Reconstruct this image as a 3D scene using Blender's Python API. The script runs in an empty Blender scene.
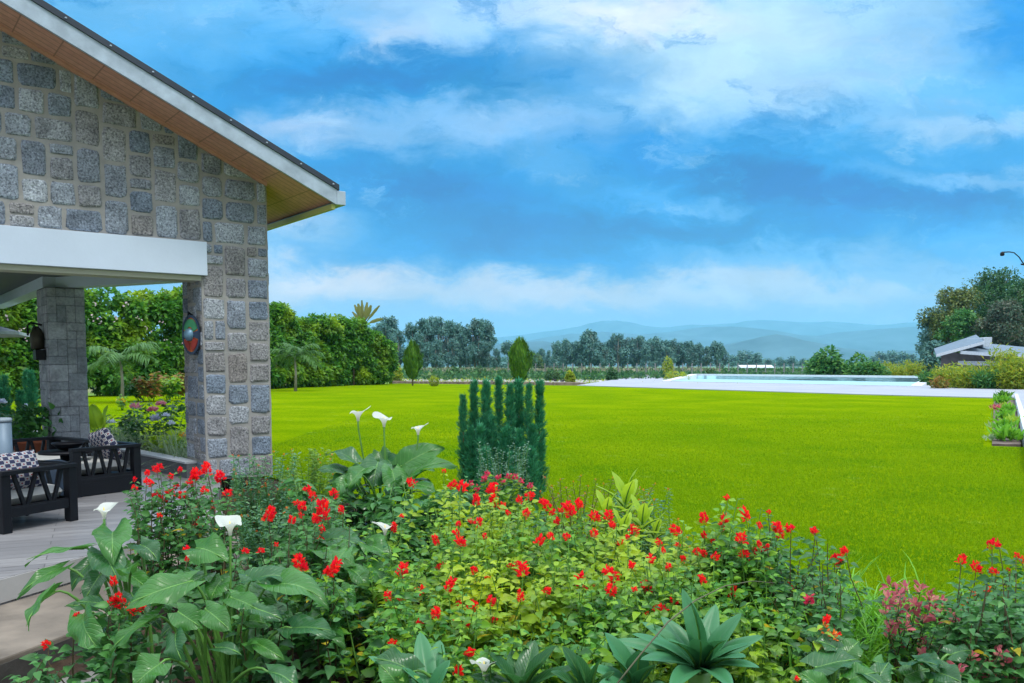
import bpy, bmesh, math, random
import numpy as np
from mathutils import Vector, Matrix
R = math.radians
S = bpy.context.scene
COL = S.collection
# ------------------------------------------------------------------ camera
F = 880.0; HY = 365.0; PITCH = R(4.5); CAMZ = 1.42
cam_d = bpy.data.cameras.new("camera"); cam = bpy.data.objects.new("camera", cam_d); COL.objects.link(cam)
S.camera = cam
cam_d.sensor_width = 36.0; cam_d.lens = F/1024*36; cam_d.clip_end = 60000; cam_d.clip_start = 0.05
SH = F*math.tan(PITCH) + (HY-341.5)
cam_d.shift_y = SH/1024
cam.location = (0, 0, CAMZ); cam.rotation_euler = (R(90)-PITCH, 0, 0)
S.render.resolution_x = 1024; S.render.resolution_y = 683
# ------------------------------------------------------------------ helpers for colour
def s2l(c): return c/12.92 if c <= .04045 else ((c+.055)/1.055)**2.4
def rgb(r, g, b): return (s2l(r/255), s2l(g/255), s2l(b/255), 1)
# ------------------------------------------------------------------ world : daylight sky behind a layer of cloud
W = bpy.data.worlds.new("World"); S.world = W; W.use_nodes = True
SUN_EL, SUN_AZ = 63, 140      # azimuth clockwise from +Y
def build_world():
    nt = W.node_tree; nt.nodes.clear(); N = nt.nodes.new; L = nt.links.new
    def val(sock, v):
        if hasattr(v, 'links') or isinstance(v, bpy.types.NodeSocket): L(v, sock)
        else: sock.default_value = v
    def M(op, a, b=0.0, c=None, clamp=False):
        n = N('ShaderNodeMath'); n.operation = op; n.use_clamp = clamp
        val(n.inputs[0], a); val(n.inputs[1], b)
        if c is not None: val(n.inputs[2], c)
        return n.outputs[0]
    def V(op, a, b=(0,0,0)):
        n = N('ShaderNodeVectorMath'); n.operation = op; val(n.inputs[0], a); val(n.inputs[1], b)
        return n
    def mix(f, a, b):
        n = N('ShaderNodeMix'); n.data_type = 'RGBA'; val(n.inputs[0], f); val(n.inputs[6], a); val(n.inputs[7], b); return n.outputs[2]
    def noise(vec, scale, det=5, rough=.55, dist=0.0):
        n = N('ShaderNodeTexNoise'); L(vec, n.inputs['Vector']); n.inputs['Scale'].default_value = scale
        n.inputs['Detail'].default_value = det; n.inputs['Roughness'].default_value = rough; n.inputs['Distortion'].default_value = dist
        return n
    tc = N('ShaderNodeTexCoord'); g = tc.outputs['Generated']
    sep = N('ShaderNodeSeparateXYZ'); L(g, sep.inputs[0])
    x, y, z = sep.outputs
    ys = M('MAXIMUM', y, .12)
    u = M('DIVIDE', x, ys); v = M('DIVIDE', z, ys)
    # cloud-sheet coordinate (direction of view only), degrees-like units of 100 per 0.114 tangent
    comb = N('ShaderNodeCombineXYZ'); L(M('MULTIPLY', u, F/100), comb.inputs[0]); L(M('MULTIPLY', v, F/100), comb.inputs[1])
    P0 = comb.outputs[0]
    st = V('MULTIPLY', P0, (1.0, 1.9, 1)).outputs[0]
    n1 = noise(st, .45, 3, .5); w1 = V('MULTIPLY', V('SUBTRACT', n1.outputs['Color'], (.5,.5,.5)).outputs[0], (.7, .35, 0)).outputs[0]
    n2 = noise(st, 1.4, 7, .62, .3); w2 = V('MULTIPLY', V('SUBTRACT', n2.outputs['Color'], (.5,.5,.5)).outputs[0], (1.35, .75, 0)).outputs[0]
    P = V('ADD', V('ADD', P0, w1).outputs[0], w2).outputs[0]
    # base : by height
    r = N('ShaderNodeValToRGB'); cr = r.color_ramp
    stops = [(0.0, rgb(150,200,235)), (.10, rgb(196,212,232)), (.28, rgb(150,198,236)), (.55, rgb(118,184,230)), (1.0, rgb(150,200,235))]
    cr.elements[0].position, cr.elements[0].color = stops[0]
    cr.elements[1].position, cr.elements[1].color = stops[-1]
    for p, c in stops[1:-1]:
        e = cr.elements.new(p); e.color = c
    sepP = N('ShaderNodeSeparateXYZ'); L(P, sepP.inputs[0])
    L(M('DIVIDE', sepP.outputs[1], 3.65, clamp=True), r.inputs[0])
    col = r.outputs[0]
    def blob(px, py, sx, sy, c, k, ang=0):
        nonlocal col
        cx, cy = (px-512)/100, (HY-py)/100
        d = V('SUBTRACT', P, (cx, cy, 0)).outputs[0]
        if ang:
            q = N('ShaderNodeVectorRotate'); q.rotation_type = 'Z_AXIS'; L(d, q.inputs['Vector']); q.inputs['Angle'].default_value = R(ang); d = q.outputs[0]
        d = V('MULTIPLY', d, (100/sx, 100/sy, 0)).outputs[0]
        dd = V('DOT_PRODUCT', d, d).outputs['Value']
        col = mix(M('MULTIPLY', M('EXPONENT', M('MULTIPLY', dd, -1.0)), k), col, rgb(*c))
    for b in BLOBS: blob(*b)
    # ragged shreds
    n4 = noise(V('ADD', V('MULTIPLY', P0, (1.0, 1.7, 1)).outputs[0], w2).outputs[0], .9, 9, .68, .2)
    def band(lo, hi, k):
        m_ = N('ShaderNodeMapRange'); m_.interpolation_type = 'SMOOTHSTEP'; L(n4.outputs[0], m_.inputs[0]); m_.inputs[1].default_value = lo; m_.inputs[2].default_value = hi; m_.inputs[4].default_value = k
        e_ = N('ShaderNodeMapRange'); L(v, e_.inputs[0]); e_.inputs[1].default_value = .06; e_.inputs[2].default_value = .16
        return M('MULTIPLY', m_.outputs[0], e_.outputs[0])
    col = mix(band(.53, .70, .50), col, rgb(206, 226, 244)); col = mix(band(.47, .30, .50), col, rgb(0, 138, 202))
    # fine wisps
    n3 = noise(V('ADD', st, w2).outputs[0], 1.1, 8, .6)
    mr = N('ShaderNodeMapRange'); L(n3.outputs[0], mr.inputs[0]); mr.inputs[1].default_value = .25; mr.inputs[2].default_value = .75; mr.inputs[3].default_value = .90; mr.inputs[4].default_value = 1.11
    hs = N('ShaderNodeVectorMath'); hs.operation = 'SCALE'; L(col, hs.inputs[0]); L(mr.outputs[0], hs.inputs['Scale'])
    col = hs.outputs[0]
    gm = N('ShaderNodeGamma'); L(col, gm.inputs[0]); gm.inputs[1].default_value = 1.55; hsv = N('ShaderNodeHueSaturation'); L(gm.outputs[0], hsv.inputs['Color']); hsv.inputs['Saturation'].default_value = 1.08; hsv.inputs['Value'].default_value = 1.20; col = hsv.outputs[0]
    # overcast white overhead and behind
    up = N('ShaderNodeMapRange'); up.interpolation_type = 'SMOOTHSTEP'; L(z, up.inputs[0]); up.inputs[1].default_value = .40; up.inputs[2].default_value = .65
    bk = N('ShaderNodeMapRange'); bk.interpolation_type = 'SMOOTHSTEP'; L(y, bk.inputs[0]); bk.inputs[1].default_value = .45; bk.inputs[2].default_value = .0
    col = mix(bk.outputs[0], col, (.80, .92, 1.08, 1))
    ov = mix(up.outputs[0], col, (2.1, 2.35, 2.65, 1))
    sky = N('ShaderNodeTexSky'); sky.sky_type = 'NISHITA'; sky.sun_disc = False
    sky.sun_elevation = R(SUN_EL); sky.sun_rotation = R(SUN_AZ)
    b1 = N('ShaderNodeBackground'); L(sky.outputs[0], b1.inputs[0]); b1.inputs[1].default_value = .10
    b2 = N('ShaderNodeBackground'); L(ov, b2.inputs[0]); b2.inputs[1].default_value = 1.0
    ms = N('ShaderNodeMixShader'); ms.inputs[0].default_value = .97; L(b1.outputs[0], ms.inputs[1]); L(b2.outputs[0], ms.inputs[2])
    o = N('ShaderNodeOutputWorld'); L(ms.outputs[0], o.inputs[0])
WHT=(216,236,248); DK=(0,146,204); MB=(0,148,214); LAV=(240,230,228)
BLOBS = [
 # px, py, sx, sy, colour, strength, angle
 (330, 60, 110, 60, (110,180,232), .6), (300, 20, 90, 40, (130,196,238), .6),
 (385, 88, 170, 30, (0,140,204), .9, -4), (570, 82, 110, 30, (0,142,206), .9, 4), (470, 105, 90, 18, DK, .7),
 (425, 42, 50, 22, (205,224,244), .8), (395, 55, 30, 14, (225,234,246), .6),
 (540, 12, 260, 30, (205,226,248), .85), (760, 50, 200, 52, WHT, .92, -6), (630, 26, 100, 20, (244,246,252), .8), (700, 85, 90, 26, WHT, .8, -20),
 (790, 95, 110, 34, (206,228,248), .85, -12), (900, 60, 100, 40, (178,214,244), .7), (1005, 40, 50, 60, (60,160,228), .75), (985, 100, 60, 24, (150,206,242), .7), (1010, 135, 60, 12, (200,222,244), .7), (930,128,70,16,(205,226,246),.7),
 (320, 140, 80, 18, (205,216,236), .9), (420, 140, 100, 20, (170,206,238), .8), (520, 130, 90, 18, (190,214,240), .75), (585,150,60,16,(180,210,240),.7),
 (420, 190, 110, 30, (0,136,198), 1.0), (330, 195, 60, 18, (70,160,220), .7), (500, 205, 70, 22, (60,156,222), .7), (560, 170, 70, 14, (150,198,236), .65),
 (750, 178, 125, 30, DK, 1.0, 6), (640, 150, 60, 22, (60,160,224), .7), (830, 200, 120, 26, (0,138,206), 1.0, 4), (640, 232, 205, 29, DK, 1.0, 2), (500, 245, 90, 26, (0,138,202), .98), (960, 200, 90, 24, (0,140,206), .95, 4), (860, 232, 90, 14, (10,148,214), .8),
 (700, 206, 52, 9, (150,200,240), .9, 4), (640, 196, 60, 12, (130,192,238), .7), (900, 178, 110, 10, (160,206,242), .6, 6), (985, 185, 60, 9, (190,216,242), .6, 6), (545, 215, 40, 10, (110,180,230), .5),
 (285, 225, 60, 24, (202,216,234), .9), (380, 262, 80, 16, (70,165,225), .8), (560, 262, 160, 12, (90,172,228), .75), (960, 250, 130, 20, (130,194,240), .85, 6), (780, 262, 140, 14, (150,202,242), .8, 4),
 (330, 285, 120, 20, (240,231,230), .97), (560, 292, 200, 16, (230,226,230), .93), (800, 290, 180, 18, (216,224,234), .92), (940, 272, 110, 16, (172,204,234), .85, 4), (600, 318, 400, 12, (176,206,236), .5),
]
build_world()
sun_d = bpy.data.lights.new("sun", 'SUN'); sun_d.energy = 2.0; sun_d.angle = R(10); sun_d.color = (1, .96, .88)
sun = bpy.data.objects.new("sun", sun_d); COL.objects.link(sun)
_sd = Vector((math.sin(R(SUN_AZ))*math.cos(R(SUN_EL)), math.cos(R(SUN_AZ))*math.cos(R(SUN_EL)), math.sin(R(SUN_EL))))
sun.rotation_euler = _sd.to_track_quat('Z', 'Y').to_euler()
VS = S.view_settings; VS.view_transform = 'Standard'; VS.look = 'None'; VS.gamma = 1; VS.exposure = 0.0; VS.use_curve_mapping = False
S.cycles.use_denoising = True
S.cycles.max_bounces = 6; S.cycles.diffuse_bounces = 3; S.cycles.transmission_bounces = 4; S.cycles.transparent_max_bounces = 6; S.cycles.volume_bounces = 1
# ------------------------------------------------------------------ geometry helpers
def ray(px, py):
    xc = (px-512)/F; yc = (341.5-py+SH)/F
    d = Vector((xc, math.cos(PITCH)+yc*math.sin(PITCH), -math.sin(PITCH)+yc*math.cos(PITCH)))
    return d
def at(px, py, Y):
    d = ray(px, py); return Vector((d.x/d.y*Y, Y, CAMZ+d.z/d.y*Y))
def gnd(px, py, z=0.0):
    d = ray(px, py); t = (z-CAMZ)/d.z; return Vector((d.x*t, d.y*t, z))
def props(o, label=None, cat=None, group=None, kind=None):
    if label: o['label'] = label
    if cat: o['category'] = cat
    if group: o['group'] = group
    if kind: o['kind'] = kind
    return o
def empty(name, loc, label, cat, group=None, rz=0):
    o = bpy.data.objects.new(name, None); COL.objects.link(o); o.location = loc; o.rotation_euler = (0,0,rz); o.empty_display_size = .1
    return props(o, label, cat, group)
def link(name, me, mat=None, parent=None, local=False):
    o = bpy.data.objects.new(name, me); COL.objects.link(o)
    if mat and not me.materials: me.materials.append(mat)
    if parent:
        o.parent = parent
        if not local: 
            if parent.parent is None and parent.type == 'EMPTY': o.matrix_parent_inverse = Matrix.Translation(-parent.location)
    return o
def npmesh(name, verts, faces, smooth=False):
    """verts (N,3); faces (M,k) array or list of lists"""
    me = bpy.data.meshes.new(name)
    verts = np.asarray(verts, dtype=np.float32)
    if isinstance(faces, np.ndarray):
        k = faces.shape[1]; nf = len(faces)
        me.vertices.add(len(verts)); me.vertices.foreach_set('co', verts.ravel())
        me.loops.add(nf*k); me.loops.foreach_set('vertex_index', faces.astype(np.int32).ravel())
        me.polygons.add(nf); me.polygons.foreach_set('loop_start', np.arange(0, nf*k, k, dtype=np.int32))
        me.update(calc_edges=True); me.validate()
    else:
        me.from_pydata([tuple(map(float, v)) for v in verts], [], faces)
    if smooth: me.polygons.foreach_set('use_smooth', np.ones(len(me.polygons), dtype=bool))
    me.update()
    return me
class MB:
    """collects shapes into one mesh"""
    def __init__(s): s.v = []; s.f = []
    def add(s, v, f):
        n = len(s.v); s.v += [Vector(p) for p in v]; s.f += [[i+n for i in q] for q in f]
    def hexa(s, b, t):    # bottom 4 pts, top 4 pts (ccw)
        s.add(list(b)+list(t), [(3,2,1,0),(4,5,6,7),(0,1,5,4),(1,2,6,5),(2,3,7,6),(3,0,4,7)])
    def box(s, x0, x1, y0, y1, z0, z1):
        s.hexa([(x0,y0,z0),(x1,y0,z0),(x1,y1,z0),(x0,y1,z0)], [(x0,y0,z1),(x1,y0,z1),(x1,y1,z1),(x0,y1,z1)])
    def prism(s, poly, z0, z1):
        n = len(poly); 
        s.add([(p[0],p[1],z0) for p in poly]+[(p[0],p[1],z1) for p in poly],
              [list(range(n))[::-1], list(range(n,2*n))]+[[i,(i+1)%n,n+(i+1)%n,n+i] for i in range(n)])
    def bar(s, a, b, w, h, up=(0,0,1)):
        a = Vector(a); b = Vector(b); d = (b-a).normalized(); x = d.cross(Vector(up)).normalized(); z = x.cross(d)
        q = lambda p: [p-x*w/2-z*h/2, p+x*w/2-z*h/2, p+x*w/2+z*h/2, p-x*w/2+z*h/2]
        s.hexa(q(a), q(b))
    def tube(s, pts, rad, n=6, caps=True):
        pts = [Vector(p) for p in pts]; rad = rad if hasattr(rad, '__len__') else [rad]*len(pts)
        vs = []; fs = []; prev = None
        for i, p in enumerate(pts):
            d = (pts[min(i+1, len(pts)-1)]-pts[max(i-1, 0)]).normalized()
            if prev is None:
                x = d.orthogonal().normalized()
            else:
                x = (prev-d*prev.dot(d)).normalized()
            prev = x; y = d.cross(x)
            for k in range(n):
                a = 2*math.pi*k/n; vs.append(p+(x*math.cos(a)+y*math.sin(a))*rad[i])
        for i in range(len(pts)-1):
            for k in range(n): fs.append((i*n+k, i*n+(k+1)%n, (i+1)*n+(k+1)%n, (i+1)*n+k))
        if caps: fs.append(list(range(n))[::-1]); fs.append(list(range((len(pts)-1)*n, len(pts)*n)))
        s.add(vs, fs)
    def lathe(s, prof, n=20, c=(0,0,0)):
        c = Vector(c); vs = []; fs = []
        for r, z in prof:
            for k in range(n): vs.append(c+Vector((r*math.cos(2*math.pi*k/n), r*math.sin(2*math.pi*k/n), z)))
        for i in range(len(prof)-1):
            for k in range(n): fs.append((i*n+k, i*n+(k+1)%n, (i+1)*n+(k+1)%n, (i+1)*n+k))
        fs.append(list(range(n))[::-1]); fs.append(list(range((len(prof)-1)*n, len(prof)*n)))
        s.add(vs, fs)
    def build(s, name, mat, parent=None, smooth=False, bevel=0, kind=None, local=False):
        me = bpy.data.meshes.new(name); me.from_pydata([tuple(v) for v in s.v], [], s.f); 
        if smooth: me.polygons.foreach_set('use_smooth', np.ones(len(me.polygons), dtype=bool))
        me.update()
        o = link(name, me, mat, parent, local)
        if bevel:
            m = o.modifiers.new('bevel', 'BEVEL'); m.width = bevel; m.segments = 2; m.limit_method = 'ANGLE'; m.angle_limit = R(40)
        if kind: o['kind'] = kind
        return o
# ------------------------------------------------------------------ materials
def new_mat(name):
    m = bpy.data.materials.new(name); m.use_nodes = True; nt = m.node_tree
    return m, nt, nt.nodes['Principled BSDF'], nt.nodes.new, nt.links.new
def ramp(N, stops):
    r = N('ShaderNodeValToRGB'); cr = r.color_ramp
    while len(cr.elements) < len(stops): cr.elements.new(.5)
    for e, (p, c) in zip(cr.elements, stops): e.position = p; e.color = c if len(c) == 4 else (*c, 1)
    return r
def noise_node(N, L, src, scale, det=4, rough=.55):
    n = N('ShaderNodeTexNoise'); L(src, n.inputs['Vector']); n.inputs['Scale'].default_value = scale; n.inputs['Detail'].default_value = det; n.inputs['Roughness'].default_value = rough
    return n
def mixc(N, L, f, a, b, mode='MIX'):
    n = N('ShaderNodeMix'); n.data_type = 'RGBA'; n.blend_type = mode
    for s, v in ((n.inputs[0], f), (n.inputs[6], a), (n.inputs[7], b)):
        if isinstance(v, bpy.types.NodeSocket): L(v, s)
        else: s.default_value = v if not isinstance(v, tuple) or len(v) == 4 else (*v, 1)
    return n.outputs[2]
def simple(name, c, rough=.6, metal=0, var=.15, scale=8, bump=.1, spec=.4):
    m, nt, b, N, L = new_mat(name)
    g = N('ShaderNodeTexCoord').outputs['Object']
    n = noise_node(N, L, g, scale, 6)
    lo = tuple(x*(1-var) for x in c); hi = tuple(min(1, x*(1+var)) for x in c)
    r = ramp(N, [(.3, lo), (.7, hi)]); L(n.outputs[0], r.inputs[0]); L(r.outputs[0], b.inputs['Base Color'])
    b.inputs['Roughness'].default_value = rough; b.inputs['Metallic'].default_value = metal; b.inputs['Specular IOR Level'].default_value = spec
    if bump:
        bp = N('ShaderNodeBump'); bp.inputs['Strength'].default_value = bump; bp.inputs['Distance'].default_value = .01
        n2 = noise_node(N, L, g, scale*8, 4); L(n2.outputs[0], bp.inputs['Height']); L(bp.outputs[0], b.inputs['Normal'])
    return m
def leafmat(name, stops, trans=.35, rough=.45, clump=None, spec=.35, vein=False):
    """stops: colours taken at random per leaf"""
    m, nt, b, N, L = new_mat(name)
    geo = N('ShaderNodeNewGeometry')
    n = len(stops); r = ramp(N, [((i+.0)/(n-1) if n > 1 else 0, c) for i, c in enumerate(stops)])
    L(geo.outputs['Random Per Island'], r.inputs[0]); c = r.outputs[0]
    if clump:
        sc, c2, lo, hi = clump
        nn = noise_node(N, L, geo.outputs['Position'], sc, 2)
        mr = N('ShaderNodeMapRange'); L(nn.outputs[0], mr.inputs[0]); mr.inputs[1].default_value = lo; mr.inputs[2].default_value = hi
        c = mixc(N, L, mr.outputs[0], c, c2)
    L(c, b.inputs['Base Color']); b.inputs['Roughness'].default_value = rough; b.inputs['Specular IOR Level'].default_value = spec
    if vein:
        bp = N('ShaderNodeBump'); bp.inputs['Strength'].default_value = .35; bp.inputs['Distance'].default_value = .006
        n2 = noise_node(N, L, geo.outputs['Position'], 45, 3); L(n2.outputs[0], bp.inputs['Height']); L(bp.outputs[0], b.inputs['Normal'])
    t = N('ShaderNodeBsdfTranslucent')
    hs = N('ShaderNodeHueSaturation'); L(c, hs.inputs['Color']); hs.inputs['Value'].default_value = 1.5; hs.inputs['Hue'].default_value = .485; L(hs.outputs[0], t.inputs[0])
    ms = N('ShaderNodeMixShader'); ms.inputs[0].default_value = trans; L(b.outputs[0], ms.inputs[1]); L(t.outputs[0], ms.inputs[2])
    L(ms.outputs[0], nt.nodes['Material Output'].inputs[0])
    return m
rng = np.random.default_rng(7)
random.seed(7)
# ------------------------------------------------------------------ leaf templates & clouds
def grid_leaf(prof, nx=3, fold=.25, droop=.25, lift=0.0):
    """prof: list of (v, halfwidth); midrib along +Y, normal +Z"""
    vs = []; fs = []
    m = len(prof)
    for v, w in prof:
        for i in range(nx):
            s = -1+2*i/(nx-1)
            vs.append((s*w, v, abs(s)*w*fold - droop*v*v + lift*v))
    for j in range(m-1):
        for i in range(nx-1):
            a = j*nx+i; fs.append((a, a+1, a+nx+1, a+nx))
    return np.array(vs, dtype=np.float32), np.array(fs, dtype=np.int32)
OVATE = grid_leaf([(0,.02),(.13,.22),(.32,.32),(.6,.25),(.82,.12),(1,.01)], 3, .35, .34)
LANCE = grid_leaf([(0,.03),(.3,.14),(.65,.11),(1,.005)], 3, .3, .35)
DIAMOND = (np.array([(0,0,0),(.34,.45,.1),(0,1,-.12),(-.34,.45,.1)], dtype=np.float32), np.array([(0,1,2,3)], dtype=np.int32))
THIN = (np.array([(0,0,0),(.035,.4,.02),(0,1,-.2),(-.035,.4,.02)], dtype=np.float32), np.array([(0,1,2,3)], dtype=np.int32))
NARROW = (np.array([(0,0,0),(.12,.4,.04),(0,1,-.15),(-.12,.4,.04)], dtype=np.float32), np.array([(0,1,2,3)], dtype=np.int32))
LANCE2 = grid_leaf([(0,.05),(.3,.22),(.65,.18),(1,.01)], 3, .3, .3)
BLADE = grid_leaf([(0,.5),(.35,.45),(.7,.3),(1,.02)], 2, 0, .0)
PETAL = grid_leaf([(0,.08),(.4,.2),(.75,.24),(1,.05)], 3, .5, .3)
def unit(a): return a/np.maximum(np.linalg.norm(a, axis=-1, keepdims=True), 1e-9)
def cloud(tmpl, pos, dirs, ups, size):
    tv, tf = tmpl; n = len(pos)
    d = unit(np.asarray(dirs, float)); x = unit(np.cross(d, ups)); z = np.cross(x, d)
    B = np.stack([x, d, z], axis=1)          # rows
    size = np.broadcast_to(np.asarray(size, float).reshape(-1, 1) if np.ndim(size) < 2 else size, (n, 1 if np.ndim(size) < 2 else 3))
    lv = tv[None, :, :]*size[:, None, :]
    V_ = np.einsum('nki,nij->nkj', lv, B)+np.asarray(pos)[:, None, :]
    k = len(tv)
    F_ = tf[None]+(np.arange(n)*k)[:, None, None]
    return V_.reshape(-1, 3), F_.reshape(-1, tf.shape[1])
def randdir(n, r=None):
    r = r or rng; return unit(r.normal(size=(n, 3)))
def merge(parts):
    vs = []; fs = []; o = 0
    for v, f in parts: vs.append(v); fs.append(f+o); o += len(v)
    return np.concatenate(vs), np.concatenate(fs)
# foliage materials (real leaf colours, vivid garden; the eucalyptus also carries painted haze)
G = lambda r, g, b: (r, g, b)
M_salvia = leafmat('salvia_leaf', [G(.02,.10,.02), G(.06,.23,.03), G(.13,.35,.03), G(.24,.44,.02), G(.04,.17,.03), G(.09,.26,.06)], .38, .40, clump=(1.1, (.36,.48,.015,1), .46, .70), spec=.4)
M_salvia2 = leafmat('sage_leaf', [G(.025,.11,.025), G(.05,.18,.04), G(.08,.25,.045)], .3, .42, spec=.4)
M_lime = leafmat('lime_leaf', [G(.26,.44,.02), G(.34,.50,.03), G(.20,.38,.02)], .45, .45)
M_yellow = leafmat('yellowing_leaf', [G(.55,.42,.02), G(.45,.40,.03)], .4, .5)
def callamat(name, stops):
    m = leafmat(name, stops, .3, .3, spec=.5); nt = m.node_tree; N = nt.nodes.new; L = nt.links.new; b = nt.nodes['Principled BSDF']
    uv = N('ShaderNodeTexCoord').outputs['UV']; sp = N('ShaderNodeSeparateXYZ'); L(uv, sp.inputs[0])
    def M(op, a, b_=0.0):
        n = N('ShaderNodeMath'); n.operation = op
        for k, v in ((0, a), (1, b_)):
            if isinstance(v, bpy.types.NodeSocket): L(v, n.inputs[k])
            else: n.inputs[k].default_value = v
        return n.outputs[0]
    s_ = M('ABSOLUTE', sp.outputs[0]); w = M('SINE', M('MULTIPLY', M('SUBTRACT', sp.outputs[1], M('MULTIPLY', M('POWER', s_, .8), .30)), 62.0))
    ln = M('POWER', M('MAXIMUM', w, 0.0), 6.0); mid = M('LESS_THAN', s_, .03)
    nz = noise_node(N, L, N('ShaderNodeNewGeometry').outputs['Position'], 18, 4)
    h = M('ADD', M('MULTIPLY', ln, -.7), M('MULTIPLY', nz.outputs[0], 1.2))
    bp = N('ShaderNodeBump'); bp.inputs['Strength'].default_value = .5; bp.inputs['Distance'].default_value = .006; L(h, bp.inputs['Height']); L(bp.outputs[0], b.inputs['Normal'])
    src = b.inputs['Base Color'].links[0].from_socket
    fac = M('MINIMUM', M('ADD', M('MULTIPLY', ln, .22), M('MULTIPLY', mid, .7)), 1.0)
    c = mixc(N, L, fac, src, (.20,.40,.12,1))
    pt = ramp(N, [(.3, (.70,.75,.7)), (.7, (1.2,1.15,1.1))]); L(noise_node(N, L, N('ShaderNodeNewGeometry').outputs['Position'], 7, 3).outputs[0], pt.inputs[0])
    L(mixc(N, L, 1.0, c, pt.outputs[0], 'MULTIPLY'), b.inputs['Base Color'])
    return m
M_calla = callamat('calla_leaf', [G(.025,.125,.018), G(.04,.17,.025), G(.07,.23,.03)])
M_calla2 = callamat('calla_leaf_dark', [G(.018,.09,.025), G(.03,.125,.035), G(.035,.14,.045)])
M_agave = leafmat('agave_leaf', [G(.03,.14,.055), G(.045,.18,.07), G(.07,.24,.085)], .15, .4, spec=.4)
M_blue = leafmat('cypress_leaf', [G(.015,.13,.07), G(.03,.22,.11), G(.06,.32,.15), G(.03,.16,.05)], .2, .6)
M_stem = simple('green_stem', (.10,.24,.04), .5, 0, .3, 6, 0)
M_brstem = simple('brown_stem', (.09,.07,.03), .7, 0, .3, 6, 0)
M_red = leafmat('red_petal', [G(.86,.016,.008), G(.95,.03,.010), G(.62,.010,.010), G(.92,.07,.015)], .35, .6, spec=.1)
M_orange = leafmat('orange_petal', [G(.85,.12,.01), G(.80,.25,.02)], .3, .5)
M_pink = leafmat('pink_petal', [G(.72,.05,.10), G(.60,.03,.08)], .35, .5)
M_palepink = leafmat('pale_pink_petal', [G(.75,.25,.32), G(.8,.38,.42)], .35, .5)
M_mauve = leafmat('mauve_bract', [G(.50,.07,.10), G(.62,.16,.18), G(.36,.05,.07), G(.60,.28,.20)], .35, .5)
M_white = leafmat('white_spathe', [G(.62,.63,.58), G(.58,.60,.54)], .35, .45)
M_yel = simple('yellow_spadix', (.85,.6,.04), .6, 0, .1, 30, .1)
M_bark = simple('bark', (.16,.12,.08), .85, 0, .4, 5, .6)
M_palebark = simple('pale_bark', (.26,.24,.20), .8, 0, .3, 2, .4)
M_hedge = leafmat('hedge_leaf', [G(.015,.08,.012), G(.035,.16,.015), G(.06,.23,.02), G(.12,.31,.02), G(.05,.19,.03)], .35, .5, clump=(.55, (.26,.40,.015,1), .48, .74))
M_euc = leafmat('eucalyptus_haze_leaf', [G(.06,.17,.17), G(.085,.21,.20), G(.11,.25,.21), G(.13,.25,.18)], .2, .55, clump=(.18, (.10,.12,.10,1), .55, .85))  # blue-green leaf, with extra blue painted in for distance haze
M_tree = leafmat('tree_leaf', [G(.012,.065,.025), G(.025,.10,.035), G(.04,.14,.04), G(.06,.17,.04)], .25, .5, clump=(.25, (.16,.20,.03,1), .58, .82))
M_bamboo = leafmat('bamboo_leaf', [G(.22,.32,.02), G(.34,.40,.02), G(.12,.26,.03), G(.42,.38,.03)], .4, .5)
M_grass = leafmat('grass_blade', [G(.15,.275,.002), G(.17,.31,.003), G(.22,.34,.006), G(.095,.225,.002)], .3, .7, spec=.05, clump=(.45, (.085,.235,.004,1), .48, .72))
M_grey = leafmat('variegated_blade', [G(.20,.32,.16), G(.34,.42,.26), G(.14,.26,.10)], .3, .5)
M_tuft = leafmat('tuft_blade', [G(.12,.36,.02), G(.18,.44,.03), G(.08,.28,.02)], .35, .4)
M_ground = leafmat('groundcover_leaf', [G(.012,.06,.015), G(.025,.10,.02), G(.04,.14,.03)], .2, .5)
# ------------------------------------------------------------------ terrain
def lawn_mat():
    m, nt, b, N, L = new_mat('lawn_grass'); g = N('ShaderNodeNewGeometry').outputs['Position']
    n1 = noise_node(N, L, g, .35, 4); n2 = noise_node(N, L, g, 14, 6, .7); n3 = noise_node(N, L, g, 90, 3, .7)
    r = ramp(N, [(.33, (.155,.27,.002)), (.5, (.20,.305,.002)), (.67, (.26,.35,.003))]); L(n1.outputs[0], r.inputs[0])
    r2 = ramp(N, [(.36, (.66,.74,.6)), (.55, (1,1,1)), (.7, (1.15,1.12,1.3))]); L(n2.outputs[0], r2.inputs[0])
    r3 = ramp(N, [(.38, (.55,.62,.5)), (.62, (1.08,1.08,1.1))]); L(n3.outputs[0], r3.inputs[0])
    c = mixc(N, L, 1.0, r.outputs[0], r2.outputs[0], 'MULTIPLY'); c = mixc(N, L, 1.0, c, r3.outputs[0], 'MULTIPLY')
    vo = N('ShaderNodeTexVoronoi'); L(g, vo.inputs['Vector']); vo.inputs['Scale'].default_value = 1.1
    lt = N('ShaderNodeMapRange'); L(vo.outputs['Distance'], lt.inputs[0]); lt.inputs[1].default_value = .16; lt.inputs[2].default_value = .02; lt.inputs[4].default_value = .25
    c = mixc(N, L, lt.outputs[0], c, (.32,.45,.12,1))
    L(c, b.inputs['Base Color']); b.inputs['Roughness'].default_value = .95; b.inputs['Specular IOR Level'].default_value = .0
    bp = N('ShaderNodeBump'); bp.inputs['Strength'].default_value = .8; bp.inputs['Distance'].default_value = .03; L(n3.outputs[0], bp.inputs['Height']); L(bp.outputs[0], b.inputs['Normal'])
    return m
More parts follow.
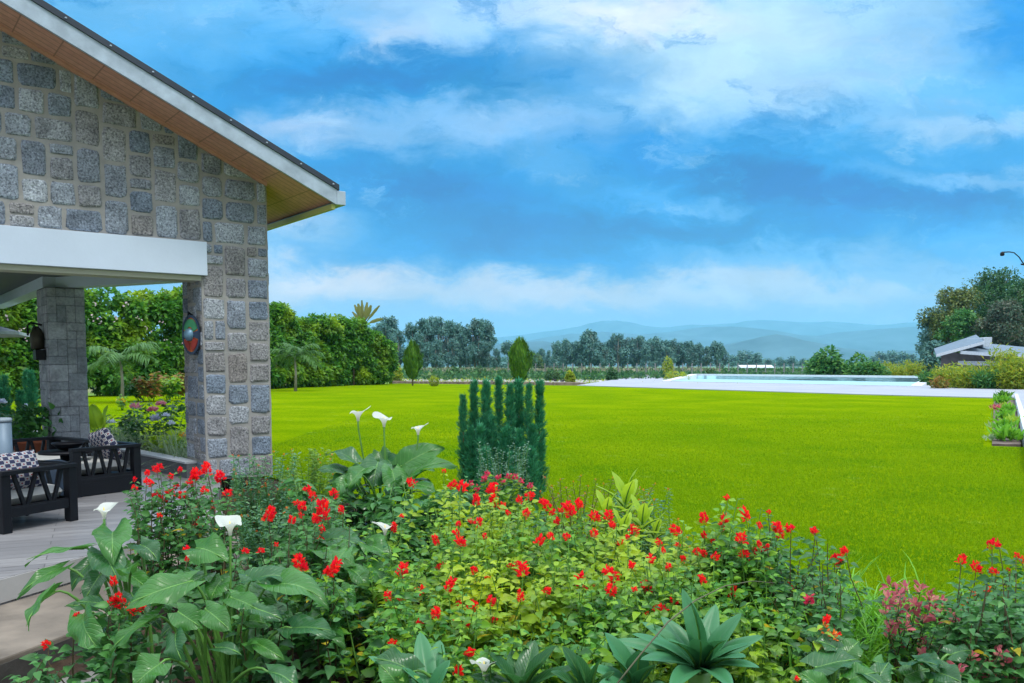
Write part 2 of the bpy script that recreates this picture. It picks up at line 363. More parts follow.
def field_mat():
    m, nt, b, N, L = new_mat('field'); g = N('ShaderNodeNewGeometry').outputs['Position']
    n1 = noise_node(N, L, g, .035, 5, .6); n2 = noise_node(N, L, g, .6, 6, .7)
    r = ramp(N, [(.35, (.11,.22,.03)), (.48, (.16,.27,.04)), (.56, (.25,.24,.12)), (.66, (.13,.24,.05))]); L(n1.outputs[0], r.inputs[0])
    r2 = ramp(N, [(.35, (.55,.6,.5)), (.7, (1,1,1))]); L(n2.outputs[0], r2.inputs[0])
    L(mixc(N, L, 1.0, r.outputs[0], r2.outputs[0], 'MULTIPLY'), b.inputs['Base Color']); b.inputs['Roughness'].default_value = .9; b.inputs['Specular IOR Level'].default_value = .1
    return m
def soil_mat():
    m = simple('soil', (.045,.03,.02), .95, 0, .5, 12, .8, .1); return m
M_lawn = lawn_mat(); M_field = field_mat(); M_soil = soil_mat()
LZ = -.12
def terrain():
    xs = [-16000,-8000,-3000,-1200,-500,-250,-120,-60,-30,0,30,60,120,250,500,1200,3000,8000,16000]
    ys = [-60,0,30,70,100,150,250,400,700,1200,2500,5000,9000,18000]
    v = [(x, y, -.6 if y < 60 else (-.30 if y < 200 else -.3-min(6, (y-200)*.004))) for y in ys for x in xs]
    nx = len(xs); f = [(j*nx+i, j*nx+i+1, (j+1)*nx+i+1, (j+1)*nx+i) for j in range(len(ys)-1) for i in range(nx-1)]
    o = link('ground', npmesh('ground', v, f), M_field); o['kind'] = 'structure'
terrain()
# far edge of the lawn
far = [gnd(-260, 425, LZ), gnd(60, 397, LZ), gnd(268, 387, LZ), gnd(400, 383.5, LZ), gnd(577, 385.6, LZ), gnd(860, 394, LZ), gnd(996, 397.5, LZ), gnd(992, 446, LZ), gnd(1060, 448, LZ)]
far.append(Vector((far[-1].x+10, far[-1].y-1, LZ)))
near = [Vector((14, 2.2, LZ)), Vector((5, 2.6, LZ)), Vector((3.4, 4.0, LZ)), Vector((2.6, 5.2, LZ)), Vector((1.6, 6.6, LZ)), Vector((.4, 8.2, LZ)), Vector((-1.2, 9.4, LZ)), Vector((-2.4, 10.6, LZ)), Vector((-3.2, 11.9, LZ)), Vector((-4.6, 13.4, LZ)), Vector((-7.5, 16.6, LZ)), Vector((-12, 21, LZ)), Vector((-22, 22, LZ))]
lp = MB(); lp.prism([(p.x, p.y) for p in near[::1]] + [(p.x, p.y) for p in far], -.45, LZ)
lo = lp.build('lawn', M_lawn, kind='structure')
# soil of the flower bed
bv = []; bf = []
for j in range(30):
    for i in range(60):
        x = -16+i*.35; y = 1.5+j*.7
        t = min(1, max(0, (y-4)/5))
        bv.append((x, y, -.36+t*.2+random.uniform(-.02, .02) if y < 14 else -.2))
for j in range(29):
    for i in range(59):
        a = j*60+i; bf.append((a, a+1, a+61, a+60))
o = link('garden_soil', npmesh('garden_soil', bv, bf, True), M_soil); o['kind'] = 'structure'
# ------------------------------------------------------------------ stone and building materials
def stone_mat(name, stops, pit=48, pitk=.62):
    m, nt, b, N, L = new_mat(name); geo = N('ShaderNodeNewGeometry'); g = geo.outputs['Position']
    n = len(stops); r = ramp(N, [(i/(n-1), c) for i, c in enumerate(stops)]); L(geo.outputs['Random Per Island'], r.inputs[0])
    n1 = noise_node(N, L, g, 6, 5, .6); r1 = ramp(N, [(.3, (.62,.62,.62)), (.7, (1.15,1.15,1.15))]); L(n1.outputs[0], r1.inputs[0])
    c = mixc(N, L, 1.0, r.outputs[0], r1.outputs[0], 'MULTIPLY')
    n2 = noise_node(N, L, g, pit, 3, .7); r2 = ramp(N, [(.40, (.14,.15,.18)), (.48, (.9,.9,.9)), (.58, (1.1,1.1,1.1)), (.68, (1.9,1.9,1.9))]); L(n2.outputs[0], r2.inputs[0])
    c = mixc(N, L, pitk, c, mixc(N, L, 1.0, c, r2.outputs[0], 'MULTIPLY'))
    L(c, b.inputs['Base Color']); b.inputs['Roughness'].default_value = .9; b.inputs['Specular IOR Level'].default_value = .2
    bp = N('ShaderNodeBump'); bp.inputs['Strength'].default_value = .9; bp.inputs['Distance'].default_value = .012; L(n2.outputs[0], bp.inputs['Height']); L(bp.outputs[0], b.inputs['Normal'])
    return m
M_stone = stone_mat('volcanic_stone', [(.26,.29,.34), (.17,.21,.27), (.32,.35,.39), (.24,.22,.21), (.39,.42,.46), (.20,.25,.32), (.28,.27,.27)])
M_mortar = simple('mortar', (.28,.27,.255), .95, 0, .15, 5, .5, .2)
M_tile = stone_mat('cut_basalt', [(.33,.35,.38), (.40,.42,.45), (.28,.31,.34), (.44,.46,.49)], 28, .22)
M_joint = simple('dark_joint', (.10,.10,.11), .95, 0, .2, 10, .2)
M_beam = simple('white_render', (.50,.58,.68), .75, 0, .04, 2, .15)
M_cream = simple('cream_ceiling', (.42,.42,.34), .85, 0, .05, 2, .1)
M_fascia = simple('galvanised_fascia', (.34,.41,.48), .5, .2, .18, 6, .15)
M_flash = simple('dark_flashing', (.035,.045,.06), .45, .3, .15, 5, .1)
M_black = simple('black_lacquer', (.004,.0045,.007), .5, 0, .2, 8, .03, .22)
def soffit_mat():
    m, nt, b, N, L = new_mat('timber_soffit'); tc = N('ShaderNodeTexCoord').outputs['UV']
    br = N('ShaderNodeTexBrick'); L(tc, br.inputs['Vector']); br.inputs['Scale'].default_value = 1; br.inputs['Mortar Size'].default_value = .007
    br.inputs['Brick Width'].default_value = .42; br.inputs['Row Height'].default_value = .12; br.offset = 0
    br.inputs['Color1'].default_value = (.62,.31,.22,1); br.inputs['Color2'].default_value = (.56,.27,.19,1); br.inputs['Mortar'].default_value = (.32,.16,.11,1)
    n1 = noise_node(N, L, tc, 14, 4); r = ramp(N, [(.3, (.85,.85,.85)), (.7, (1.1,1.1,1.1))]); L(n1.outputs[0], r.inputs[0])
    L(mixc(N, L, 1.0, br.outputs[0], r.outputs[0], 'MULTIPLY'), b.inputs['Base Color']); b.inputs['Roughness'].default_value = .55
    return m
M_soffit = soffit_mat()
# building frame : u along the facade (to the right, away), n towards the back
UF = Vector((math.sin(R(53)), math.cos(R(53)), 0)); NB = Vector((-math.sin(R(37)), math.cos(R(37)), 0)); UP = Vector((0,0,1))
C0 = Vector((at(204, 365, 10.8).x, 10.8, 0))
def FP(t, n, z): return C0+UF*t+NB*n+UP*z
def stones(origin, ax, az, w, h, cell, keep=None, clampz=None, relief=.017, roundness=.135, jit=.12, seed=1, gap=.0085, sizes=None, skipc=None):
    """random rubble masonry on a plane; returns MB. origin, ax (unit), az(unit up); outward normal = ax x az"""
    r = random.Random(seed); nx = max(1, round(w/cell)); nz = max(1, round(h/cell)); cw = w/nx; ch = h/nz
    used = [[False]*nz for _ in range(nx)]; nrm = Vector(ax).cross(Vector(az)); mb = MB()
    sizes = sizes or [(2,2),(2,2),(2,3),(3,2),(2,3),(2,3),(3,2),(1,2),(2,1),(2,2),(3,2),(2,2)]
    for j in range(nz):
        for i in range(nx):
            if used[i][j]: continue
            a, b = r.choice(sizes)
            while True:
                ok = i+a <= nx and j+b <= nz and all(not used[i+p][j+q] for p in range(a) for q in range(b))
                if ok: break
                if a > 1 and (a >= b or b == 1): a -= 1
                elif b > 1: b -= 1
                else: break
            for p in range(a):
                for q in range(b): used[i+p][j+q] = True
            if gap > .005 and r.random() < .04 and a*b == 1: continue
            x0, x1, z0, z1 = i*cw, (i+a)*cw, j*ch, (j+b)*ch
            if keep and not keep((x0+x1)/2, (z0+z1)/2, x0, x1, z0, z1): continue
            cx, cz = (x0+x1)/2, (z0+z1)/2; hw, hh = (x1-x0)/2-gap*r.uniform(.6,1.6), (z1-z0)/2-gap*r.uniform(.6,1.6)
            if hw < .015 or hh < .015: continue
            n = 14; ring = []
            e = roundness*2.0*r.uniform(.75, 1.25)
            for k in range(n):
                an = 2*math.pi*(k+.5*r.uniform(.6,1.4))/n
                c_, s_ = math.cos(an), math.sin(an)
                px = math.copysign(abs(c_)**e, c_); pz = math.copysign(abs(s_)**e, s_)
                jr = 1-jit*r.random()
                ring.append((cx+px*hw*jr, cz+pz*hh*jr))
            rl = relief*r.uniform(.6, 1.3)
            vs = []
            for sc, dp in ((1.0, .001), (.95, rl*.6), (.82, rl), (.45, rl*1.06)):
                for (px, pz) in ring:
                    X = cx+(px-cx)*sc; Z = cz+(pz-cz)*sc
                    if clampz: Z = min(Z, clampz(X))
                    vs.append(Vector(origin)+Vector(ax)*X+Vector(az)*Z+nrm*(dp+ (r.uniform(-.003,.003) if sc < 1 else 0)))
            fs = []
            for q in range(3):
                for k in range(n): fs.append((q*n+k, q*n+(k+1)%n, (q+1)*n+(k+1)%n, (q+1)*n+k))
            fs.append(list(range(3*n, 4*n)))
            mb.add(vs, fs)
    return mb
# --- terrace, steps, path
def woodtile_mat():
    m, nt, b, N, L = new_mat('wood_look_tile'); g = N('ShaderNodeNewGeometry').outputs['Position']
    mp = N('ShaderNodeMapping'); L(g, mp.inputs['Vector']); mp.inputs['Rotation'].default_value = (0, 0, -R(25))
    br = N('ShaderNodeTexBrick'); L(mp.outputs[0], br.inputs['Vector']); br.inputs['Scale'].default_value = 1; br.inputs['Mortar Size'].default_value = .003
    br.inputs['Brick Width'].default_value = 1.1; br.inputs['Row Height'].default_value = .15; br.offset = .37
    br.inputs['Color1'].default_value = (.25,.24,.24,1); br.inputs['Color2'].default_value = (.165,.16,.165,1); br.inputs['Mortar'].default_value = (.07,.07,.07,1)
    mp2 = N('ShaderNodeMapping'); L(mp.outputs[0], mp2.inputs['Vector']); mp2.inputs['Scale'].default_value = (1.2, 22, 1)
    n1 = noise_node(N, L, mp2.outputs[0], 1.6, 6, .65); r = ramp(N, [(.3, (.62,.60,.58)), (.5, (1,1,1)), (.7, (1.25,1.25,1.25))]); L(n1.outputs[0], r.inputs[0])
    L(mixc(N, L, 1.0, br.outputs[0], r.outputs[0], 'MULTIPLY'), b.inputs['Base Color']); b.inputs['Roughness'].default_value = .42
    return m
M_wtile = woodtile_mat()
M_step = simple('worn_step_stone', (.17,.14,.11), .7, 0, .45, 2.2, .25)
M_riser = simple('dark_riser', (.05,.045,.04), .8, 0, .3, 6, .3)
def path_dir(px0, py0, px1, py1, z): return gnd(px0, py0, z), gnd(px1, py1, z)
a0, a1 = path_dir(0, 579, 88, 555, 0); dn = (a1-a0).normalized(); ed = Vector((dn.y, -dn.x, 0))    # outward (right) of the nosing
def poly_off(o, w0=-4.0, w1=2.5):
    p = a0+ed*o; return [p+dn*w0, p+dn*w1]
L0 = poly_off(0)
tp = [L0[0], L0[1], Vector((-3.15, 9.2, 0)), Vector((-3.45, 10.35, 0)), FP(.12, -.08, 0), FP(.3, .9, 0), gnd(138, 460, .1)+Vector((.05,-.05,0)), gnd(7, 431, .1), Vector((-16, 17, 0)), Vector((-16, 2, 0))]
mb = MB(); mb.prism([(p.x, p.y) for p in tp], -.5, 0); mb.build('terrace_floor', M_wtile, kind='structure')
M_ntile = simple('pale_riser_tile', (.34,.33,.32), .45, 0, .12, 3, .05)
mb = MB(); mb.prism([(p.x, p.y) for p in (L0[0], L0[0]+ed*.012, L0[1]+ed*.012, L0[1])], -.16, -.004); mb.build('terrace_riser', M_ntile, kind='structure')
g2 = gnd(0, 659, -.17); o2 = max(.25, (g2-a0).dot(ed))
L1 = poly_off(.013); L2 = poly_off(o2)
mb = MB(); mb.prism([(p.x, p.y) for p in (L1[0], L2[0], L2[1], L1[1])], -.5, -.17); mb.build('step', M_step, kind='structure', bevel=.012)
L3 = poly_off(o2-.02); L4 = poly_off(o2+1.3, w1=.9)
mb = MB(); mb.prism([(p.x, p.y) for p in (L3[0]+ed*.024, L3[0]+ed*.03, L3[1]+ed*.03, L3[1]+ed*.024)], -.5, -.2); mb.build('step_riser', M_riser, kind='structure')
L5 = poly_off(o2+.012, w1=.95)
mb = MB(); mb.prism([(p.x, p.y) for p in (L5[0], L4[0], L4[1], L5[1])], -.6, -.33); mb.build('garden_path', simple('path_slab', (.22,.20,.17), .8, 0, .3, 3, .3), kind='structure')
# --- house
house = empty('stone_house', C0, 'stone gable house with overhanging roof and a white beam over its open porch', 'house')
def rake(t): return 4.06-.444*t-.005
PW, PD = .84, .76
# wall core (mortar) : gable over the beam and the pillar in front
mb = MB()
q = lambda t, z, n=0: FP(t, n, z)
def slab(poly, n0, n1, m=None):
    m = m or MB(); k = len(poly)
    m.add([q(t, z, n0) for t, z in poly]+[q(t, z, n1) for t, z in poly],
          [list(range(k)), list(range(k, 2*k))[::-1]]+[[(i+1)%k, i, k+i, k+(i+1)%k] for i in range(k)])
    return m
TL = -5.2
slab([(TL, 2.5), (-.004, 2.5), (-.004, 0), (PW, 0), (PW, rake(PW)), (TL, rake(TL))], 0, PD).build('wall_core', M_mortar, house)
mb = stones(FP(TL, 0, 2.9), UF, UP, PW-TL, 3.8, .138, keep=lambda cx, cz, x0, x1, z0, z1: z0+2.9 < rake(TL+cx)-.03, clampz=lambda X: rake(TL+X)-2.9-.01, seed=4)
for v, f in [(None, None)]: pass
st_l = stones(FP(0, 0, 0), UF, UP, PW, 2.9, .13, seed=11)
side = stones(FP(0, PD, 0), -NB, UP, PD, 2.5, .11, seed=12)
rs = stones(FP(PW, 0, 0), NB, UP, PD, 3.6, .11, seed=13)
for o_ in (st_l, side, rs): mb.add(o_.v, o_.f)
mb.build('rubble_stones', M_stone, house)
# back wall of gable piece & beam
slab([(TL-.1, 2.50), (.05, 2.50), (.05, 2.90), (TL-.1, 2.90)], -.075, -.002).build('porch_beam', M_beam, house, bevel=.004)
mb = MB()
slab([(TL, 2.44), (-.006, 2.44), (-.006, 2.498), (TL, 2.498)], .0, .30).build('beam_soffit', M_cream, house)
# rear column and the beams it carries
CX, CY = at(49, 365, 12.3).x, 12.3
CC = Vector((CX, CY, 0)); cr_ = CC-C0; ct, cn = cr_.dot(UF), cr_.dot(NB)
CW, CD = .48, .72
slab([(ct, 0), (ct+CW, 0), (ct+CW, 2.5), (ct, 2.5)], cn, cn+CD).build('column_core', M_joint, house)
mb = stones(CC, UF, UP, CW, 2.49, .12, relief=.012, roundness=.04, jit=.0, gap=.0012, seed=21, sizes=[(1,1),(2,2),(2,1),(1,2),(2,2)])
for o_ in (stones(CC+NB*CD, -NB, UP, CD, 2.49, .12, relief=.012, roundness=.04, jit=0, gap=.0015, seed=22, sizes=[(2,2),(2,1),(1,2)]),
           stones(CC+UF*CW, NB, UP, CD, 2.49, .12, relief=.012, roundness=.04, jit=0, gap=.0015, seed=23, sizes=[(2,2),(2,1),(1,2)])): mb.add(o_.v, o_.f)
mb.build('column_tiles', M_tile, house)
mb = MB()
mb.bar(CC+NB*.35+UF*.24+UP*2.64, FP(.1, .9, 2.64), .22, .27)
mb.build('back_beam', M_beam, house)
mb = MB(); mb.bar(CC+NB*.25+UF*.12+UP*2.63, CC+NB*6+UF*.12+UP*2.63, .24, .25); mb.build('side_beam', M_beam, house)
mb = MB(); pts = [FP(.0, .02, 0), FP(.02, .8, 0), CC+NB*.36+UF*.3, CC+NB*6, FP(TL, cn+6, 0), FP(TL, .02, 0)]
mb.prism([(p.x, p.y) for p in pts], 2.66, 2.72); mb.build('porch_ceiling', simple('grey_ceiling', (.14,.155,.15), .85, 0, .05, 2, .1), house)
# the room walls behind the photo's left edge
# roof : slope falling to the right
EO, RO, BK = 1.45, .72, 5.0     # eave t, rake overhang, depth behind
def RP(t, n, off=0): return FP(t, n, 4.075-.444*t+off)
def roof_piece(t0, t1, n0, n1, z0, z1, name, mat, bevel=0):
    m = MB(); m.hexa([RP(t0,n0,z0), RP(t1,n0,z0), RP(t1,n1,z0), RP(t0,n1,z0)], [RP(t0,n0,z1), RP(t1,n0,z1), RP(t1,n1,z1), RP(t0,n1,z1)]); return m.build(name, mat, house, bevel=bevel)
RT = -5.2
so = roof_piece(RT, EO-.02, -RO+.025, BK, 0.0, .03, 'soffit', M_soffit)
uv = so.data.uv_layers.new(name='UVMap')
for poly in so.data.polygons:
    for li in poly.loop_indices:
        w = so.data.vertices[so.data.loops[li].vertex_index].co-C0; uv.data[li].uv = (w.dot(UF)*1.09, w.dot(NB))
roof_piece(RT, EO, -RO+.025, BK, .032, .19, 'roof', M_flash)
roof_piece(RT, EO+.01, -RO-.012, -RO+.024, -.03, .155, 'bargeboard', M_fascia)
roof_piece(RT, EO+.03, -RO-.03, -RO+.10, .157, .225, 'ridge_flashing', M_flash)
roof_piece(RT, .835, -.045, -.004, -.045, -.002, 'soffit_trim', simple('trim_timber', (.50,.26,.19), .6, 0, .1, 6, 0))
# rivets on the flashing
m = MB()
for k in range(16): 
    p = RP(RT+.3+k*.42, -RO-.031, .19); m.lathe([(.012,-.004),(.012,.006),(.004,.012)], 8, p-UP*.004)
m.build('rivet', M_fascia, house)['kind'] = 'stuff'
# gutter and eave fascia
m = MB(); m.hexa([RP(EO+.0,-RO-.02,-.03)+UP*0, RP(EO+.0,-RO-.02,-.03)+UF*.12, RP(EO,BK,-.03)+UF*.12, RP(EO,BK,-.03)], [RP(EO,-RO-.02,.14), RP(EO,-RO-.02,.14)+UF*.12, RP(EO,BK,.14)+UF*.12, RP(EO,BK,.14)])
m.build('gutter', M_fascia, house, bevel=.006)
m = MB(); z0 = 4.06-.444*EO
m.hexa([FP(EO-.05,-RO+.03,z0-.07), FP(EO-.003,-RO+.03,z0-.07), FP(EO-.003,BK,z0-.07), FP(EO-.05,BK,z0-.07)], [FP(EO-.05,-RO+.03,z0-.006), FP(EO-.003,-RO+.03,z0-.006), FP(EO-.003,BK,z0-.006), FP(EO-.05,BK,z0-.006)])
m.build('eave_fascia', simple('olive_fascia', (.45,.46,.14), .6, 0, .08, 4, 0), house)
# rear part of the gable volume, so that the roof rests on something behind the porch
slab([(TL, 2.74), (PW-.01, 2.74), (PW-.01, rake(PW)), (TL, rake(TL))], PD+.005, PD+.18).build('inner_gable', M_beam, house)
# --- low parapet along the back of the terrace
k0, k1 = gnd(193, 470, .1), gnd(7, 431, .1)
dk = (k1-k0).normalized(); k1 = k0+dk*12
par = empty('garden_parapet', k0, 'low dark grey parapet with pale coping between terrace and planting', 'wall')
nk = Vector((dk.y, -dk.x, 0))
m = MB(); m.bar(k0+UP*-.17, k1+UP*-.17, .16, .5); m.build('parapet_wall', simple('dark_plaster', (.10,.105,.115), .8, 0, .15, 5, .2), par)
m = MB(); m.bar(k0+UP*.095, k1+UP*.095, .20, .028); m.build('coping', simple('pale_coping', (.36,.38,.40), .6, 0, .1, 5, .1), par, bevel=.004)
# --- pool and deck
def deck_mat():
    m, nt, b, N, L = new_mat('deck_paving'); g = N('ShaderNodeNewGeometry').outputs['Position']
    br = N('ShaderNodeTexBrick'); L(g, br.inputs['Vector']); br.inputs['Scale'].default_value = 1; br.inputs['Mortar Size'].default_value = .01
    br.inputs['Brick Width'].default_value = 1.2; br.inputs['Row Height'].default_value = .6
    br.inputs['Color1'].default_value = (.36,.37,.42,1); br.inputs['Color2'].default_value = (.32,.335,.38,1); br.inputs['Mortar'].default_value = (.24,.25,.28,1)
    n1 = noise_node(N, L, g, .3, 5); r = ramp(N, [(.3, (.85,.85,.85)), (.7, (1.05,1.05,1.05))]); L(n1.outputs[0], r.inputs[0])
    L(mixc(N, L, 1.0, br.outputs[0], r.outputs[0], 'MULTIPLY'), b.inputs['Base Color']); b.inputs['Roughness'].default_value = .6
    return m
M_deck = deck_mat()
DZ = -.08
dp = [gnd(577,385.2,DZ), gnd(640,375.6,DZ), gnd(700,374.5,DZ), Vector((45, 95, DZ)), Vector((60, 60, DZ)), gnd(1400, 420, DZ), gnd(1013,397.2,DZ)+Vector((.6,0,0)), gnd(996,397.5,DZ), gnd(860,394,DZ)]
m = MB(); m.prism([(p.x, p.y) for p in dp], -.5, DZ); m.build('pool_deck', M_deck, kind='structure')
# deck strip running towards the camera on the right, with a low wall edge
p1, p2 = gnd(1016, 397.4, DZ), gnd(1029, 446, DZ)
dd = (p2-p1).normalized(); pe = p2+dd*4.4
m = MB(); m.prism([(p.x, p.y) for p in (p1, p1+Vector((9,0,0)), pe+Vector((9,0,0)), pe)], -.5, .06); m.build('deck_walkway', M_deck, kind='structure')
wl = MB(); wl.bar(p1+UP*0.0-dd*.0, pe+UP*.0, .14, .34); o = wl.build('walkway_edge_wall', simple('white_kerb', (.55,.60,.64), .7, 0, .08, 3, .1), bevel=.01)
props(o, 'low white kerb wall between the planted strip and the pale walkway', 'wall')
# pool
PWL = [gnd(671,381.5,DZ), gnd(909,386.4,DZ)]
bl = at(697, 374.6, 92); br_ = at(928, 377.0, 74)
pool = empty('swimming_pool', PWL[0], 'large turquoise swimming pool with raised pale back wall beyond the lawn', 'swimming pool')
A_, B_ = PWL; C_ = Vector((br_.x, br_.y, DZ)); D_ = Vector((bl.x, bl.y, DZ))
M_cop = simple('pool_coping', (.62,.65,.68), .6, 0, .05, 3, .05)
M_ptile = simple('pool_tile', (.58,.82,.86), .3, 0, .12, 3, .05)
m = MB()
def wall_between(m, a, b, h0, h1, w):
    d = (b-a).normalized(); x = Vector((d.y, -d.x, 0))*w/2
    m.hexa([a-x+UP*-.3, a+x+UP*-.3, b+x+UP*-.3, b-x+UP*-.3], [a-x+UP*h0, a+x+UP*h0, b+x+UP*h1, b-x+UP*h1])
wall_between(m, D_, C_, .58, .58, .6); wall_between(m, B_+Vector((.5,0,0)), C_+Vector((.3,0,0)), .06, .56, .7); wall_between(m, A_-Vector((.5,0,0)), D_-Vector((.3,0,0)), .06, .56, .7)
wall_between(m, A_, B_, .05, .05, .5)
m.build('coping', M_cop, pool)
m = MB(); o_ = Vector((0,-.34,0))
d_ = (C_-D_).normalized(); nn = Vector((d_.y, -d_.x, 0))
m.hexa([D_+nn*.305+UP*-.2, C_+nn*.305+UP*-.2, C_+nn*.32+UP*-.2, D_+nn*.32+UP*-.2], [D_+nn*.305+UP*.40, C_+nn*.305+UP*.40, C_+nn*.32+UP*.40, D_+nn*.32+UP*.40]); m.build('tiled_back_face', M_ptile, pool)
for k in range(9):
    m = MB(); p = D_.lerp(C_, (k+.5)/9)+nn*.40; m.box(p.x-.10, p.x+.10, p.y-.1, p.y+.1, -.1, .34); m.build('inlet_block', simple('inlet_grey', (.22,.33,.36), .5), pool) if k == 0 else None
    if k == 0: inlet = pool.children[-1]
    else:
        c = inlet.copy(); COL.objects.link(c); c.location = (D_.lerp(C_, (k+.5)/9)-D_.lerp(C_, .5/9))
def water_mat():
    m, nt, b, N, L = new_mat('pool_water'); g = N('ShaderNodeNewGeometry').outputs['Position']
    b.inputs['Base Color'].default_value = (.30,.52,.56,1); b.inputs['Roughness'].default_value = .5; b.inputs['Specular IOR Level'].default_value = .3
    n = noise_node(N, L, g, 3, 4); bp = N('ShaderNodeBump'); bp.inputs['Strength'].default_value = .25; bp.inputs['Distance'].default_value = .05; L(n.outputs[0], bp.inputs['Height']); L(bp.outputs[0], b.inputs['Normal'])
    return m
m = MB(); m.prism([(p.x, p.y) for p in (A_, B_, C_, D_)], -.07, -.02); m.build('water', water_mat(), pool)
# distant terrain ridges, each a real hill range with depth
def ridge(name, Y, prof, seed, depth, col, z0=-8):
    """prof : (px, py) crest as seen"""
    r = np.random.default_rng(seed); xs = np.linspace(-1.1*Y, 1.25*Y, 150)
    cp = sorted([(at(px, py, Y).x, at(px, py, Y).z) for px, py in prof]); hx = np.array([c[0] for c in cp]); hz = np.array([c[1] for c in cp])
    base = np.interp(xs, hx, hz)
    wob = sum(np.sin(xs/Y*f+r.uniform(0, 6))*a for f, a in ((9,.10),(23,.07),(51,.04),(110,.025)))
    h = np.maximum(base*(1+wob*.35), 10)
    vs = []; fs = []; rows = 9
    for j in range(rows):
        t = j/(rows-1); k = math.sin(math.pi*min(1, t*1.0))**.8 if 0 < t < 1 else 0
        ww = 1+.12*np.sin(xs/Y*37+j*1.3)
        for x, hh, w_ in zip(xs, h, ww): vs.append((x, Y+(t-.5)*depth, z0+(hh-z0)*k*(w_ if j != 4 else 1)))
    n = len(xs)
    for j in range(rows-1):
        for i in range(n-1): fs.append((j*n+i, j*n+i+1, (j+1)*n+i+1, (j+1)*n+i))
    o = link(name, npmesh(name, vs, np.array(fs), True), col); o['kind'] = 'structure'
M_hill = simple('hill_forest_haze', (.06,.10,.12), .95, 0, .4, .004, 0, .05)  # forest tone with some bluish haze painted into its colour
ridge('hills', 5200, [(-200,352),(400,358),(470,352),(500,344),(540,342),(580,348),(640,352),(700,350),(735,343),(771,336.6),(824,345),(870,350),(930,352),(1100,346),(1300,350)], 3, 1500, M_hill)
ridge('hills', 8500, [(-200,345),(480,350),(520,340),(570,333),(620,336),(690,331),(720,326),(760,333),(820,338),(880,330),(960,334),(1200,338)], 5, 2500, M_hill)
ridge('hills', 13000, [(-200,334),(480,340),(540,334),(575,328),(610,325),(660,326),(720,322),(800,321),(850,323),(920,325),(1000,323),(1250,327)], 8, 3500, M_hill)
# ------------------------------------------------------------------ air
hz_ = MB(); hz_.box(-17000, 17000, -80, 16500, -14, 640)
hm = bpy.data.materials.new('haze_air'); hm.use_nodes = True; nt = hm.node_tree; nt.nodes.clear()
pv = nt.nodes.new('ShaderNodeVolumePrincipled'); pv.inputs['Color'].default_value = (.31,.72,1,1); pv.inputs['Density'].default_value = 1.0e-4; pv.inputs['Anisotropy'].default_value = .2
ou = nt.nodes.new('ShaderNodeOutputMaterial'); nt.links.new(pv.outputs[0], ou.inputs['Volume'])
HAZE = True
if HAZE: hz_.build('haze', hm, kind='stuff')
#END_STRUCT
# ------------------------------------------------------------------ plants, far to near
def cmesh(parts, name, smooth=False):
    v, f = merge(parts) if isinstance(parts, list) else parts
    return npmesh(name, v, f, smooth)
def bushy(name, label, cat, centre, lobes, n, size, mat, tmpl=DIAMOND, seed=0, group=None, trunk=None, shell=.55, outward=.9, trmat=None):
    """lobes: list of (x,y,z,rx,ry,rz) relative to centre; leaves scattered in the outer shell of each"""
    r = np.random.default_rng(seed)
    e = empty(name, centre, label, cat, group)
    lob = np.array(lobes, float); vol = (lob[:,3]*lob[:,4]*lob[:,5])**(2/3); pr = vol/vol.sum()
    idx = r.choice(len(lob), n, p=pr); d = randdir(n, r)
    rad = shell+(1-shell)*r.random(n)**.6
    rough = 1+.12*np.sin(d[:,0]*5+idx)*np.sin(d[:,2]*6+idx*2)
    pos = lob[idx,:3]+d*lob[idx,3:]*(rad*rough)[:,None]
    keep = pos[:,2] > -.02*0+.02
    pos, d = pos[keep], d[keep]; k = len(pos)
    dirs = unit(d*outward+randdir(k, r)*.8+np.array([0,0,-.25]))
    ups = unit(d*.7+randdir(k, r)*.5+np.array([0,0,.9]))
    me = cmesh(cloud(tmpl, pos, dirs, ups, size*r.uniform(.6, 1.3, k)), 'foliage'); link('foliage', me, mat, e, True)
    if trunk:
        m = MB()
        for t in trunk: m.tube(*t)
        m.build('trunk', trmat or M_bark, e, True, local=True)
    return e
def copy_tree(src, loc, rz, sc, label=None):
    c = src.copy(); COL.objects.link(c); c.location = loc; c.rotation_euler = (0,0,rz); c.scale = sc if hasattr(sc, '__len__') else (sc,)*3
    if label: c['label'] = label
    for ch in src.children:
        k = ch.copy(); COL.objects.link(k); k.parent = c
    return c
# --- eucalyptus prototypes (height 1 unit = 16 m)
def euc(seed, h, w, label, group, loc, n=2600, leaf=.55, mat=None):
    r = random.Random(seed); lobes = []; tr = []
    tops = [(r.uniform(-.25,.25)*w, r.uniform(-.2,.2)*w) for _ in range(3)]
    for tx, ty in tops: tr.append(([(tx*.3,ty*.3,0),(tx*.6,ty*.6,h*.4),(tx,ty,h*.9)], [h*.014,h*.010,h*.003], 6))
    for k in range(26):
        t = r.random()**.8; z = h*(.28+.70*t); ww = w*.5*(1.0-.75*max(0, t-.35))*(.55+.45*min(1, t*3+.3)); a = r.uniform(0, 6.28); rr = ww*r.uniform(.15, .9)
        s = w*r.uniform(.13, .22)*(1.1-.4*t)
        lobes.append((math.cos(a)*rr, math.sin(a)*rr, z-s*.3, s, s, s*r.uniform(.8, 1.3)))
        if k % 3 == 0: tr.append(([(0,0,h*.25*t+h*.15),(math.cos(a)*rr*.5, math.sin(a)*rr*.5, z*.85),(math.cos(a)*rr, math.sin(a)*rr, z)], [h*.007,h*.005,h*.002], 5))
    return bushy('eucalyptus_tree', label, 'tree', loc, lobes, n, leaf, mat or M_euc, DIAMOND, seed, group, tr, .25, .6, M_palebark)
GN1 = 'tall eucalyptus trees in the nearer far-off stand at left'; GN2 = 'hazy blue-green trees of the long far-off row'
